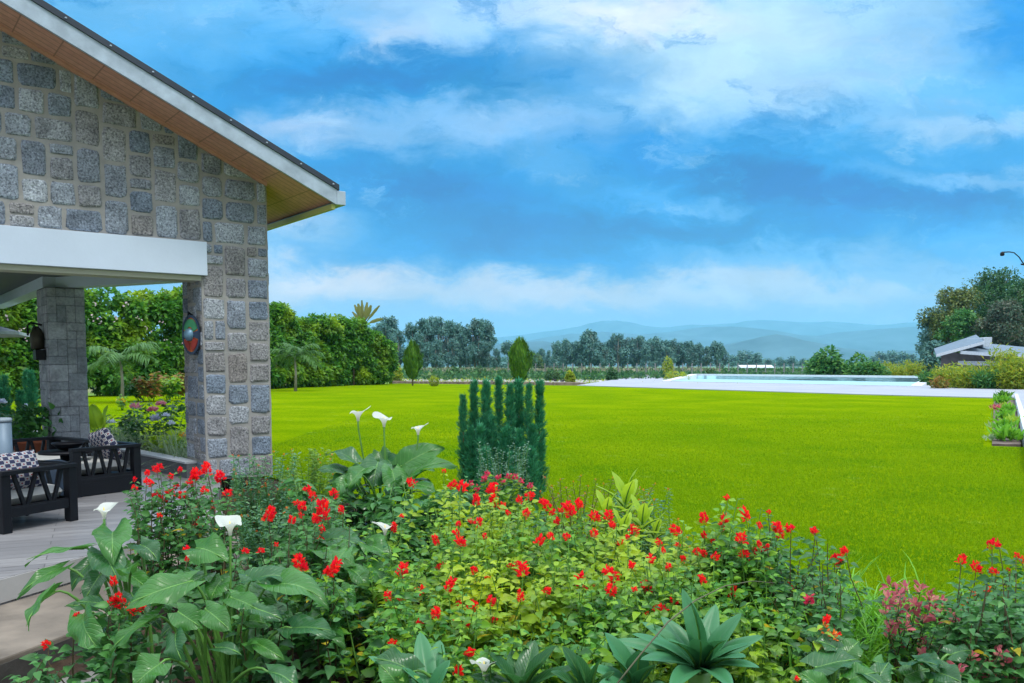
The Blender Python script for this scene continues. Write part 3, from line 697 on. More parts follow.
L1 = 'tall blue-green eucalyptus in the hazy stand behind the hedge end'; L2 = 'hazy blue-green tree in the long row before the mountains'
def base(px, Y, z=-.6): v = at(px, 365, Y); return Vector((v.x, Y, z))
def hgt(py, Y, z=-.6): return at(512, py, Y).z-z
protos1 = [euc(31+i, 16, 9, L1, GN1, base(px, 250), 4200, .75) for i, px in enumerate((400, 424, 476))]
st1 = [(384,322,258),(391,318,262),(412,324,252),(400,330,238),(424,320,250),(433,318,262),(441,317,256),(449,322,244),(459,324,262),(466,328,250),(476,320,250),(484,321,258),(453,338,236),(418,334,232),(488,342,246),(496,348,250),(437,340,232),(470,345,236),(377,326,262),(370,330,255)]
r_ = random.Random(5)
used = set()
for i, (px, py, Y) in enumerate(st1):
    h = hgt(py, Y); s = h/16
    sc = (s*r_.uniform(.75, .98), s*r_.uniform(.75, .98), s)
    if i < 3: p = protos1[i]; p.location = base(px, Y); p.scale = sc; p.rotation_euler = (0,0,r_.uniform(0,6))
    else: copy_tree(protos1[i % 3], base(px, Y), r_.uniform(0, 6), sc)
far_tree = euc(41, 15, 12, 'round dark tree standing alone between the two hazy stands', None, base(511, 300), 2600, .9); del far_tree['label']
far_tree['label'] = 'round crowned tree standing alone between the two hazy far-off stands'; far_tree.scale = (.85,.85,hgt(341, 300)/15)
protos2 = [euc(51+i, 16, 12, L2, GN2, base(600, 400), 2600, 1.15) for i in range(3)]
st2 = [(532,352,430),(541,349,440),(549,351,430),(557,343,420),(565,340,400),(573,343,410),(580,342,400),(588,331,395),(592,340,400),(601,343,410),(610,341,400),(617,335,395),(624,340,400),(633,339,410),(640,337,400),(649,341,395),(656,338,400),(663,341,410),(671,341,400),(680,343,405),(688,342,400),(691,346,410),(699,344,405),(707,347,400),(716,343,400),(722,347,410),(523,356,430),(646,346,385),(605,348,385),(668,348,385)]
for i, (px, py, Y) in enumerate(st2):
    h = hgt(py, Y); s = h/16; k = r_.uniform(.7, .95)
    sc = (s*k, s*k, s)
    if i < 3: p = protos2[i]; p.location = base(px, Y); p.scale = sc
    else: copy_tree(protos2[i % 3], base(px, Y), r_.uniform(0, 6), sc)
# low trees on the valley floor, beyond
GN3 = 'small pale trees on the valley floor'
v0 = None
for i, (px, py, Y) in enumerate([(733,356,700),(742,352,720),(750,353,700),(757,354,690),(768,359,750),(780,358,800),(792,357,800),(803,359,780),(880,353,700),(892,352,720),(903,353,700),(912,355,700),(925,356,700),(873,357,690)]):
    h = hgt(py, Y); s = h/16
    if v0 is None: v0 = euc(61, 16, 16, 'small hazy tree on the valley floor below the mountains', GN3, base(px, Y), 1100, 1.7); v0.scale = (s*1.3, s*1.3, s)
    else: copy_tree(v0, base(px, Y), r_.uniform(0, 6), (s*1.4, s*1.4, s))
# woodland masses that nobody could count
def woodmass(x0, x1, Y, py, n, seed, dy=40, size=2.0):
    r = np.random.default_rng(seed); a, b = at(x0, 365, Y).x, at(x1, 365, Y).x
    x = r.uniform(a, b, n); y = Y+r.uniform(-dy, dy, n); H = hgt(py, Y)*(.55+.45*np.abs(np.sin(x/Y*61+seed)*np.sin(x/Y*27)))
    z = -.6+r.random(n)**.7*H
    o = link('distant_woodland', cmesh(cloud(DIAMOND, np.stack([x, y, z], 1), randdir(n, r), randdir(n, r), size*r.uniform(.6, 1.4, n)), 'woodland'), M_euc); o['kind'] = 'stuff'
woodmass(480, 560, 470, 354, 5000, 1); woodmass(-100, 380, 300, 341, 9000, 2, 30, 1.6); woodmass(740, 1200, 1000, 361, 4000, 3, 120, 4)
# --- hedge along the left side of the lawn
def hedge():
    r = random.Random(3)
    pts = [at(-160, 365, 34), at(20, 365, 40.5), at(110, 365, 43), at(185, 365, 48), at(270, 365, 57), at(330, 365, 64), at(368, 365, 68), at(384, 365, 69)]
    tops = [258, 268, 282, 284, 298, 308, 322, 343]
    lobes = []; c0 = Vector((pts[3].x, pts[3].y, -.2))
    for s in range(len(pts)-1):
        a, b = pts[s], pts[s+1]; L_ = (b-a).length; k = int(L_/.32)
        for i in range(k):
            t = (i+r.random())/k; p = a.lerp(b, t); top = at(512, tops[s]*(1-t)+tops[s+1]*t+6, p.y).z+.2
            top *= 1+.025*math.sin(p.x*.9)+.03*math.sin(p.x*2.3)
            for q_ in range(4):
                z = top*(.08+.84*r.random()); back = max(0, z/top-.35)*2.2
                rr = r.uniform(.45, .95)
                lobes.append((p.x-c0.x+r.uniform(-.5,.5), p.y-c0.y+1.4+back*.9+r.uniform(-.4,.5), z, rr, rr, rr*.8))
    n = 190000
    return bushy('hedge', 'tall dense bushy hedge bounding the left side of the lawn', 'hedge', c0, lobes, n, .27, M_hedge, DIAMOND, 9, None, [([(x_, y_, 0), (x_, y_, 2.5)], [.08,.04], 5) for x_, y_ in [(l[0], l[1]) for l in lobes[::25]]], .5)
hd = hedge()
# inner mass of twigs and darker leaves is part of the hedge
# pink blossoms on the hedge
hp = []; M_bloss = leafmat('blossom', [G(.55,.36,.42), G(.5,.42,.45)], .3, .6)
for px, py, Y in [(95,303,40),(118,318,41),(92,316,41),(140,318,43),(163,322,45),(168,340,46),(52,352,40),(20,330,38),(30,336,38),(8,318,37),(102,320,41),(126,305,42),(186,345,47),(150,330,44)]:
    hp.append(np.array(at(px, py, Y-.6)))
hp = np.array(hp); hp = np.repeat(hp, 4, 0)+rng.normal(size=(len(hp)*4, 3))*.10
link('blossom', cmesh(cloud(DIAMOND, hp, randdir(len(hp)), randdir(len(hp)), .13), 'blossom'), M_bloss, hd)['kind'] = 'stuff'
M_palm = leafmat('palm_leaf', [G(.06,.17,.04), G(.10,.22,.05), G(.04,.13,.03)], .3, .5)
def palm(loc, h, fr, label, seed, n=9, mat=None):
    r = random.Random(seed); e = empty('palm', loc, label, 'palm')
    m = MB(); m.tube([(0,0,0),(.03,.02,h*.5),(0,0,h)], [h*.05,h*.035,h*.03], 8); m.build('trunk', M_palebark, e, True, local=True)
    parts = []
    for k in range(n):
        a = k*2.4+r.uniform(-.2,.2); el = r.uniform(.35, 1.25); pts = []
        for i in range(9):
            t = i/8; rr = fr*(t*math.cos(el*(1-.3*t))); z = h+fr*(math.sin(el)*t-.75*t*t*(1.15-.5*math.sin(el)))
            pts.append(Vector((math.cos(a)*rr, math.sin(a)*rr, z)))
        P_, D_2, U_2 = [], [], []
        for i in range(1, 9):
            for sub in (0, .17, .33, .5, .66, .83):
                p = pts[i-1].lerp(pts[i], sub); d = (pts[i]-pts[i-1]).normalized(); sd = d.cross(Vector((0,0,1))).normalized()
                for sgn in (-1, 1):
                    P_.append(p); D_2.append(sd*sgn*.8+d*.6+Vector((0,0,-.35))); U_2.append((0,0,1))
        mm = cloud(THIN, np.array(P_), np.array(D_2)+rng.normal(size=(len(U_2),3))*.12, np.array(U_2)+rng.normal(size=(len(U_2),3))*.2, fr*.34); 
        m2 = MB(); m2.tube(pts, [.02]*8+[.006], 4)
        me = npmesh('frond', *mm); link('frond', me, mat or M_bamboo, e, True)
    return e
palm(base(116, 36, LZ)+Vector((.2,0,0)), 1.7, 1.9, 'small arching palm in front of the hedge, seen through the porch', 1, 9, M_palm)
palm(base(295, 52, LZ), 2.0, 1.9, 'small palm against the hedge just right of the stone pillar', 2, 10, M_palm)
def traveller(loc, s, label):
    e = empty('banana_plant', loc, label, 'plant'); m = MB(); m.tube([(0,0,0),(0,0,4.2*s)], [.25,.18], 8); m.build('trunk', M_bark, e, True, local=True)
    for k, a in enumerate((-34,-22,-12,-3,8,20,36,60)):
        ar = R(a); L_ = (1.7, 2.1, 2.0, 2.2, 2.1, 2.0, 2.4, 1.9)[k]*s; pts = []; prof = []
        d = Vector((math.sin(ar), .12*math.sin(k*2), math.cos(ar)))
        vs = []; fs = []
        for i in range(9):
            t = i/8; w = (.04 if t < .3 else (.12+.04*(k % 3))*math.sin(math.pi*(t-.25)/.8)**.7+.02)*s; p = Vector((0,0,4.3*s))+d*L_*t+Vector((0,0,-.35*t*t*abs(math.sin(ar))))
            sd = Vector((math.cos(ar), .35, -math.sin(ar))).normalized()
            jag = 1-.18*(i % 2)
            vs += [p-sd*w*jag+Vector((0,.06,0)), p+Vector((0,-.04,0)), p+sd*w*jag+Vector((0,.06,0))]
        for i in range(8):
            for q_ in (0, 1): fs.append((i*3+q_, i*3+q_+1, i*3+q_+4, i*3+q_+3))
        link('leaf', npmesh('leaf', vs, np.array(fs), True), M_ban, e, True)
    return e
M_ban = leafmat('banana_leaf', [G(.10,.20,.04), G(.20,.20,.06), G(.14,.20,.05)], .35, .5)
traveller(Vector((at(364, 365, 72).x, 72, .5)), .95, 'ragged banana plant rising behind the top of the hedge')
# --- egg-shaped conifers at the lawn edge
def egg(name, loc, h, w, label, seed, mat=None, n=3800):
    r = np.random.default_rng(seed); e = empty(name, loc, label, 'conifer'); t = r.random(n)
    prof = np.interp(t, [0,.15,.35,.65,.85,1], [.28,.62,.92,1,.72,.16])*w/2*1.12; a = r.uniform(0, 6.283, n)
    ridge_ = 1+.16*np.sin(a*5+t*3)+.12*np.sin(a*3-t*9)+.1*np.sin(t*23+a*2)
    rad = prof*ridge_*(.55+.45*r.random(n)**.5); pos = np.stack([np.cos(a)*rad, np.sin(a)*rad, h*(.16+.84*t*(1+.10*np.sin(a*3+1)*t))], 1)
    dirs = unit(np.stack([np.cos(a)*.35, np.sin(a)*.35, np.ones(n)], 1)+r.normal(size=(n,3))*.2)
    link('foliage', cmesh(cloud(NARROW, pos, dirs, unit(np.stack([np.cos(a), np.sin(a), .2*np.ones(n)], 1)), h*.085*r.uniform(.6, 1.4, n)), 'foliage'), mat or M_tree, e, True)
    m = MB(); m.tube([(0,0,0),(0,0,h*.3)], [h*.022,h*.018], 8)
    for k in range(5): m.tube([(0,0,h*.12),(math.cos(k*1.3)*w*.2, math.sin(k*1.3)*w*.2, h*.3)], [h*.012,h*.006], 5)
    m.build('trunk', M_bark, e, True, local=True)
    return e
M_cyp = leafmat('conifer_leaf', [G(.05,.17,.02), G(.09,.24,.02), G(.16,.32,.03), G(.03,.11,.02)], .25, .55)
egg('conifer', Vector((at(520,365,56).x, 56, LZ)), hgt(343, 56, LZ), 1.2, 'egg shaped green conifer on the lawn edge above the blue cypress clump', 1, M_cyp)
egg('conifer', Vector((at(412.5,365,66).x, 66, LZ)), hgt(346, 66, LZ), 1.15, 'dark slim conifer at the end of the hedge', 2, M_cyp)
bushy('shrub', 'small yellow-green shrub on the lawn edge near the slim conifer', 'shrub', base(434, 64, LZ), [(0,0,.35,.35,.3,.35)], 500, .12, M_bamboo, seed=3)
# lawn-edge kerb of stones and narrow path beyond
m = MB(); e0, e1 = gnd(395, 383.3, LZ), gnd(584, 384.8, LZ)
rr = random.Random(2)
for k in range(46):
    p = e0.lerp(e1, (k+.5)/46); s = rr.uniform(.16,.3); a = rr.uniform(0,3)
    m.add([p+Vector((math.cos(a+q_*1.571)*s*1.4, math.sin(a+q_*1.571)*s, z)) for z in (-.3, .12+s*.3) for q_ in range(4)], [(0,3,2,1),(4,5,6,7),(0,1,5,4),(1,2,6,5),(2,3,7,6),(3,0,4,7)])
o = m.build('stone_edging', simple('edging_stone', (.22,.17,.13), .9, 0, .35, 1.5, .4), bevel=.03); props(o, 'low rough stone edging along the far end of the lawn', 'edging')
m = MB(); m.prism([(p.x, p.y) for p in (gnd(392,381.5,-.25), gnd(590,382.5,-.25), gnd(640,379.2,-.25), gnd(380,378.8,-.25))], -.4, -.25); m.build('gravel_path', simple('gravel', (.30,.29,.27), .9, 0, .15, 3, .3), kind='structure')
# --- field beyond : crops, fence, small things
def scatter_low(name, x0, x1, Y0, Y1, n, size, mat, seed, h=.5, z=-.45):
    r = np.random.default_rng(seed); y = r.uniform(Y0, Y1, n); px = r.uniform(x0, x1, n); x = (px-512)/F*y
    pos = np.stack([x, y, z+r.random(n)*h], 1)
    o = link(name, cmesh(cloud(DIAMOND, pos, randdir(n, r)+np.array([0,0,.6]), randdir(n, r), size*r.uniform(.5, 1.5, n)), name), mat); o['kind'] = 'stuff'
scatter_low('field_crops', 390, 840, 95, 240, 26000, .42, M_tree, 1, .9)
scatter_low('field_grass', 390, 860, 72, 130, 16000, .22, M_bamboo, 2, .15)
scatter_low('dry_stubble', 420, 720, 130, 230, 9000, .6, leafmat('dry_stalk', [G(.24,.25,.16), G(.20,.19,.12), G(.30,.29,.20), G(.12,.20,.08)], .2, .8), 3, .8)
for i, (px, py, Y, w, mt, lab) in enumerate([(552,369,95,1.4,M_tree,'dark rounded shrub in the field before the long tree row'),(612,368,90,1.0,M_tree,'small dark shrub in the field near the pool terrace tip'),(668,356.5,100,1.1,M_bamboo,'yellow-green sapling behind the pool terrace'),
    (677,371,88,2.2,M_bamboo,'low yellow shrub beside the pale pool terrace'),(480,366,120,1.8,M_tree,'bushy field shrub below the left eucalyptus stand'),(455,367,115,1.2,M_tree,'small field shrub left of the blue cypress clump'),(570,371,80,.7,M_bamboo,'tiny pale shrub on the near edge of the field'),(535,352,180,3.2,M_tree,'blue-green round shrub just right of the egg shaped conifer'),
    (395,362,75,1.0,M_bamboo,'loose yellow-green shrub between hedge end and slim conifer'),(710,369,100,.9,M_tree,'low dark shrub by the left corner of the pool')]):
    h = hgt(py, Y, -.45); k = w*.5
    bushy('field_shrub', lab, 'shrub', base(px, Y, -.45), [(0,0,h*.5,k,k*.9,h*.5),(k*.6,0,h*.38,k*.6,k*.6,h*.36),(-k*.55,.1,h*.4,k*.6,k*.6,h*.38)], 900, .2 if w < 3 else .4, mt, seed=70+i, trunk=[([(0,0,0),(0,0,h*.6)], [.04,.02], 5)])
fe = empty('wire_fence', base(540, 110, -.45), 'thin wire fence on posts crossing the field', 'fence')
post = None
for k in range(34):
    Y = 118-k*.3; x = at(508+k*9.2, 365, Y).x
    if post is None:
        m = MB(); m.tube([(0,0,0),(0,0,2.1)], .07, 6); post = m.build('post', simple('grey_post', (.20,.20,.20), .8), fe, local=True); post.location = Vector((x, Y, -.45))-fe.location
    else:
        c = post.copy(); COL.objects.link(c); c.location = Vector((x, Y, -.45))-fe.location
m = MB()
for z in (.5, 1.1, 1.7): m.tube([Vector((at(508, 365, 118).x, 118, z-.45)), Vector((at(508+33*9.2, 365, 108.1).x, 108.1, z-.45))], .012, 4)
m.build('wire', simple('wire', (.3,.3,.3), .5), fe)
# birds and rocks in the field
M_bird = simple('black_feathers', (.02,.02,.025), .6); M_rock = simple('pale_rock', (.45,.44,.42), .9, 0, .3, 2, .3)
brd = None; BL = 'small black crow standing in the field grass'
for k, (px, py, Y) in enumerate([(563,372.5,86),(567,371,90),(555,371.5,88),(484,376,78),(490,376,78),(493,375.5,79),(613,369,96),(622,368.5,97),(626,370,93),(640,368,99)]):
    p = gnd(px, py, -.42); p = Vector((at(px,365,Y).x, Y, -.42))
    if brd is None:
        brd = empty('crow', p, BL, 'bird', 'black crows feeding in the field')
        m = MB(); m.tube([(-.30,0,.26),(-.16,0,.28),(0,0,.30),(.12,0,.36),(.17,0,.45),(.22,0,.47),(.30,0,.46)], [.02,.06,.10,.08,.05,.045,.006], 8); m.build('body', M_bird, brd, True, local=True)
        m = MB(); m.tube([(0,.03,0),(0,.03,.24)], .01, 4); lg = m.build('leg', M_bird, brd, local=True); l2 = lg.copy(); COL.objects.link(l2); l2.location = (0,-.06,0)
    else: copy_tree(brd, p, k*1.7, 1)
rk = None
for k, (px, Y, s) in enumerate([(561,76,.5),(577,75,.6),(528,80,.4),(657,90,.4),(600,88,.5),(583,90,.3),(650,96,.5),(630,98,.4),(548,74,.25),(636,92,.3)]):
    if rk is None:
        bm = bmesh.new(); bmesh.ops.create_icosphere(bm, subdivisions=2, radius=1)
        for v in bm.verts: v.co = v.co*(1+random.uniform(-.16,.16)); v.co.z *= .6
        me = bpy.data.meshes.new('rock'); bm.to_mesh(me); bm.free(); rk = link('rock', me, M_rock); props(rk, 'pale rough rock lying in the field grass', 'rock', 'pale rocks in the field'); o = rk
    else: o = rk.copy(); COL.objects.link(o)
    o.location = base(px, Y, -.38); o.scale = (s, s*.8, s*.9); o.rotation_euler = (0,0,k)
# greenhouse on the valley floor
gh = empty('greenhouse', base(755, 420, -1.2), 'long low pale roofed shed far off on the valley floor', 'shed')
m = MB(); x0, x1 = at(739,365,420).x-gh.location.x, at(771,365,420).x-gh.location.x; m.box(x0, x1, -4, 4, 0, 1.4); m.build('wall', M_beam, gh, local=True)
m = MB(); m.add([(x0-.3,-4.4,1.4),(x1+.3,-4.4,1.4),(x1+.3,4.4,1.4),(x0-.3,4.4,1.4),(x0-.3,0,2.6),(x1+.3,0,2.6)], [(0,1,5,4),(2,3,4,5),(0,4,3),(1,2,5),(3,2,1,0)]); m.build('roof', simple('pale_sheet', (.6,.65,.7), .4), gh, local=True)
# --- right-hand group
def rtree(px, pytop, Y, w, label, seed, n, mat=None, low=.2, nl=30, leaf=.34):
    n = int(n*1.8); nl = int(nl*1.3); r = random.Random(seed); h = hgt(pytop, Y, -.6); lobes = []; tr = [([(0,0,0),(.1,0,h*.4),(0,.1,h*.85)], [h*.03,h*.02,h*.006], 8)]
    for k in range(nl):
        t = r.random(); z = h*(low+(.97-low)*t); ww = w/2*(math.sin(math.pi*(.18+.74*t))**.8); a = r.uniform(0, 6.28); rr = ww*r.uniform(.2, .95); s = w*r.uniform(.09, .17)
        z = min(z, h-s*.9)
        lobes.append((math.cos(a)*rr, math.sin(a)*rr, z, s*1.25, s*1.25, s*1.05))
        if k % 2 == 0: tr.append(([(0,0,h*.3+.3*h*t*.7),(math.cos(a)*rr*.55, math.sin(a)*rr*.55, z*.92),(math.cos(a)*rr, math.sin(a)*rr, z)], [h*.012,h*.008,h*.003], 5))
    return bushy('tree', label, 'tree', base(px, Y), lobes, n, leaf, mat or M_tree, DIAMOND, seed, None, tr, .3, .6, M_palebark)
M_tree2 = leafmat('tree_leaf_olive', [G(.05,.11,.03), G(.10,.16,.03), G(.17,.20,.04), G(.04,.09,.03)], .25, .5)
M_tree3 = leafmat('tree_leaf_rusty', [G(.05,.12,.07), G(.08,.13,.08), G(.12,.11,.07), G(.04,.10,.06)], .25, .5)
M_tree4 = leafmat('tree_leaf_fresh', [G(.03,.15,.04), G(.05,.20,.05), G(.12,.27,.04)], .25, .5)
rtree(936, 307, 118, 5.0, 'slender dark tree at the left edge of the big right-hand tree group', 81, 3200, M_euc)
rtree(953, 289, 115, 7.5, 'yellow tinged tree with airy crown left of the tallest right-hand tree', 82, 5200, M_tree2, .45)
rtree(962, 311, 108, 5.5, 'fresh green tree in front of the right-hand tree group', 83, 4200, M_tree4, .3)
rtree(993, 269, 122, 11, 'tallest dark green tree of the right-hand group, above the grey roofed house', 84, 9500, M_tree, .3, 44)
rtree(1000, 300, 106, 6.5, 'rust tinged grey-green tree in front of the tallest right-hand tree', 85, 5200, M_tree3, .2)
rtree(1024, 279, 112, 8, 'dark tree cut by the right edge of the photo', 86, 6000, M_tree, .2)
rtree(1048, 285, 116, 9, 'dark tree beyond the right edge of the lawn', 87, 4000, M_tree, .2)
rtree(931, 342, 104, 3.2, 'small round dark tree left of the grey roofed house', 88, 1800, M_euc, .15, 14)
def rbush(px, py, Y, w, label, seed, n, mat, leaf=.3, z=-.5, cat='bush'):
    r = random.Random(seed); h = hgt(py, Y, z); lob = []
    for k in range(12):
        a = r.uniform(0, 6.28); t = r.random(); rr = w/2*.75*math.sqrt(r.random()); s = w*r.uniform(.13,.2); lob.append((math.cos(a)*rr, math.sin(a)*rr*.7, max(s*.6, (h-s)*(1-.6*(rr/(w/2))**2)*(.35+.65*t)), s, s, s))
    return bushy('bush', label, cat, base(px, Y, z), lob, n, leaf, mat, seed=seed, trunk=[([(0,0,0),(0,0,h*.6)], [.07,.03], 6)], shell=.35)
rbush(838, 345, 84, 6.0, 'large dark green bush behind the pool, right of centre', 91, 4200, M_tree4, .42)
rbush(868, 357, 82, 3.6, 'smaller dark green bush right of the large bush behind the pool', 92, 1800, M_tree4, .36)
rbush(815, 352, 86, 2.4, 'slim loose bush left of the large bush behind the pool', 93, 800, M_tree4, .36)
def wispy(px, py, Y, w, label, seed, n=1500, mat=None, z=-.5):
    r = np.random.default_rng(seed); e = empty('bamboo_clump', base(px, Y, z), label, 'shrub'); h = hgt(py, Y, z); m = MB(); P_ = []; D_2 = []
    for k in range(18):
        a = r.uniform(0, 6.28); tip = Vector((math.cos(a)*w*.5*r.random()**.5, math.sin(a)*w*.4*r.random(), h*r.uniform(.6, 1))); b0 = Vector((tip.x*.35, tip.y*.35, 0)); m.tube([b0, b0.lerp(tip, .5)+Vector((0,0,.1*h)), tip], [.02,.015,.004], 4)
        for q_ in range(n//18):
            t = .12+.88*r.random(); P_.append(b0.lerp(tip, t)+Vector(r.normal(size=3)*.16*w*.6)); D_2.append(r.normal(size=3)+np.array([0,0,.3]))
    m.build('stem', M_stem, e, local=True); k = len(P_)
    P_ = np.array(P_); P_[:,2] = np.maximum(P_[:,2], .05)
    link('foliage', cmesh(cloud(NARROW, P_, np.array(D_2), randdir(k, r), .34*r.uniform(.6,1.3,k)), 'foliage'), mat or M_bamboo, e, True)
M_bronze = leafmat('bronze_leaf', [G(.30,.12,.03), G(.16,.20,.03), G(.40,.20,.04)], .3, .5)
lw = ['yellow-green bamboo clump right of the dark bushes', 'low bamboo clump near the right pool corner', 'bamboo clump touching the right pool wall', 'bright yellow bamboo clump left of the house gable', 'tall yellow bamboo clump in front of the house gable post', 'dense yellow bamboo clump in front of the house wall', 'low green clump beside the walkway', 'tall green-yellow bamboo clump near the right edge', 'bamboo clump with a high tip in front of the grey roof', 'bamboo clump at the far right of the row', 'orange tipped bush by the right pool corner', 'dark green clump behind the yellow bamboo row','green clump behind the pool wall','pale bamboo clump filling the row beside the pool']
for i, (px, py, Y, w, mt) in enumerate([(885,363,88,2.4,M_bamboo),(900,366,86,2.6,M_bamboo),(914,361,84,2.2,M_bamboo),(950,369,60,2.2,M_bamboo),(962,365,58,2.0,M_bamboo),(977,366,57,2.4,M_bamboo),(992,371,56,2.0,M_tree4),(1003,349,57,1.9,M_bamboo),(1013,361,55,2.2,M_bamboo),(1032,356,55,2.6,M_bamboo),(940,377,57,1.0,M_bronze),(1019,368,58,2.4,M_tree4),(872,369,86,2.4,M_tree4),(931,371,66,1.6,M_tree4)]):
    wispy(px, py, Y, w, lw[i], 100+i, 1500 if mt != M_bronze else 300, mt, -.3)
# grey roofed house at right
gx = base(985, 84, -.5); gl = empty('garden_house', gx, 'low grey walled house with sloping metal roofs among the trees at right', 'house')
def W2(px, py, Y): return at(px, py, Y)
M_gwall = simple('grey_timber_wall', (.13,.12,.125), .8, 0, .25, 2, .2); M_groof = simple('metal_roof', (.15,.20,.25), .7, 0, .12, 2, .1, .15); M_wtrim = simple('white_trim', (.42,.47,.52), .7)
m = MB(); a = W2(941, 362, 84); b = W2(1060, 364, 80)
m.hexa([Vector((a.x, a.y, -.5)), Vector((b.x, b.y, -.5)), Vector((b.x, b.y+7, -.5)), Vector((a.x*1.083, a.y+7, -.5))], [Vector((a.x, a.y, W2(941,352,84).z)), Vector((b.x, b.y, W2(1060,356.5,80).z)), Vector((b.x, b.y+7, W2(1060,356,80).z)), Vector((a.x*1.083, a.y+7, W2(941,352,84).z))])
m.build('wall', M_gwall, gl)
def plate(m, p, th): m.hexa([v-UP*th for v in p], p)
dY = Vector((0, 7, 0))
m = MB(); p = [W2(936,354.0,82), W2(984,341,82), W2(976,334.6,90), W2(934,348.5,90)]; plate(m, p, .16); m.build('roof', M_groof, gl)
m = MB(); plate(m, [p[0]-Vector((0,.12,.02)), p[1]-Vector((0,.12,.02)), p[1]-UP*.02, p[0]-UP*.02], .26); m.build('fascia', M_wtrim, gl)
m = MB(); p = [W2(960,350.5,82.1), W2(1060,357.5,79), W2(1060,350.5,90), W2(983,343,90)]; plate(m, p, .16); m.build('roof', M_groof, gl)
m = MB(); plate(m, [p[0]-Vector((0,.12,.02)), p[1]-Vector((0,.12,.02)), p[1]-UP*.02, p[0]-UP*.02], .30); m.build('fascia', M_wtrim, gl)
m = MB(); p0 = W2(967, 352, 83.4); m.box(p0.x-.16, p0.x+.16, p0.y-.1, p0.y+.1, -.5, p0.z); m.build('post', M_wtrim, gl)
m = MB(); p0, p1_ = W2(958, 363, 83), W2(1000, 363.6, 81.8); m.bar(p0, p1_, .15, .4); m.build('rail', M_wtrim, gl)
m = MB(); p0 = W2(976, 338.5, 86); p1_ = W2(984, 344, 86); m.hexa([Vector((p0.x, 84.6, p1_.z-.3)), Vector((p1_.x, 84.6, p1_.z-.3)), Vector((p1_.x, 88, p1_.z-.3)), Vector((p0.x, 88, p1_.z-.3))], [Vector((p0.x, 84.6, p0.z)), Vector((p1_.x, 84.6, p0.z+.1)), Vector((p1_.x, 88, p0.z+.1)), Vector((p0.x, 88, p0.z))]); m.build('clerestory', M_wtrim, gl)
# street lamp : pole stands just off the right edge
Yl = 34; lp0 = Vector((at(1031, 365, Yl).x, Yl, -.1)); la = empty('street_lamp', lp0, 'slim black curved arm lamp reaching in at the right edge', 'street lamp')
m = MB(); m.tube([lp0, Vector((lp0.x, Yl, at(512,268,Yl).z)), at(1026, 262, Yl)], [.06,.045,.03], 8); m.build('pole', M_black, la, True)
m = MB(); m.tube([at(1027,266,Yl), at(1023,263,Yl), at(1019,257,Yl), at(1014,252.6,Yl), at(1009,251.9,Yl), at(1003,252.2,Yl)], .022, 8); m.tube([at(1021,264.2,Yl), at(1026,265,Yl)], .03, 6); m.build('arm', M_black, la, True)
m = MB(); p = at(1002.3, 254, Yl); m.lathe([(.02,.09),(.07,.05),(.08,-.02),(.06,-.07),(.02,-.075)], 12, p); m.build('lamp_head', M_black, la, True)
# planted strip beside the walkway
s0, s1 = gnd(994, 398.5, LZ), gnd(992, 445.5, LZ); s2, s3 = gnd(1021, 445.8, LZ), gnd(1014, 398.5, LZ)
m = MB(); m.prism([(q_.x, q_.y) for q_ in (s1, s2, s3, s0)], -.3, LZ+.03); m.build('strip_soil', simple('strip_mulch', (.13,.095,.08), .95, 0, .5, 6, .8), kind='structure')
r = random.Random(12); n_ = 0
lab_s = ['nearest spiky green plant in the strip beside the walkway', 'second spiky plant from the near end of the walkway strip', 'pale yellow plant at the middle of the walkway strip', 'spiky green plant at the middle of the walkway strip','greyish plant at the middle left of the walkway strip','green plant past the middle of the walkway strip','yellow blossomed plant in the far half of the walkway strip','brownish plant in the far half of the walkway strip','leafy green plant near the far end of the walkway strip','low dark shrub at the far end of the walkway strip','small grey-green plant at the near left corner of the walkway strip','green plant right of the spiky pair in the walkway strip']
for i, (px, py, hh, mt) in enumerate([(1007,441,.55,M_tuft),(1004,430,.45,M_tuft),(1011,424,.4,M_lime),(1003,420,.5,M_tuft),(998,428,.25,M_grey),(1006,413,.5,M_tuft),(1005,409,.4,M_lime),(998,410,.35,M_mauve),(1002,404,.6,M_tuft),(1004,399.8,.7,M_hedge),(995,440,.2,M_grey),(1018,440,.35,M_tuft)]):
    p = gnd(px, py, LZ+.03); k = 90; rg = np.random.default_rng(i)
    e = empty('strip_plant', p, lab_s[i], 'plant'); pos = np.concatenate([rg.normal(size=(k,2))*.10, rg.random((k,1))*hh*.25], 1); dirs = np.concatenate([rg.normal(size=(k,2))*.6, np.ones((k,1))*.8], 1)
    link('foliage', cmesh(cloud(LANCE, pos, dirs, randdir(k, rg), hh*.55*rg.uniform(.5,1,k)), 'foliage'), mt, e, True)
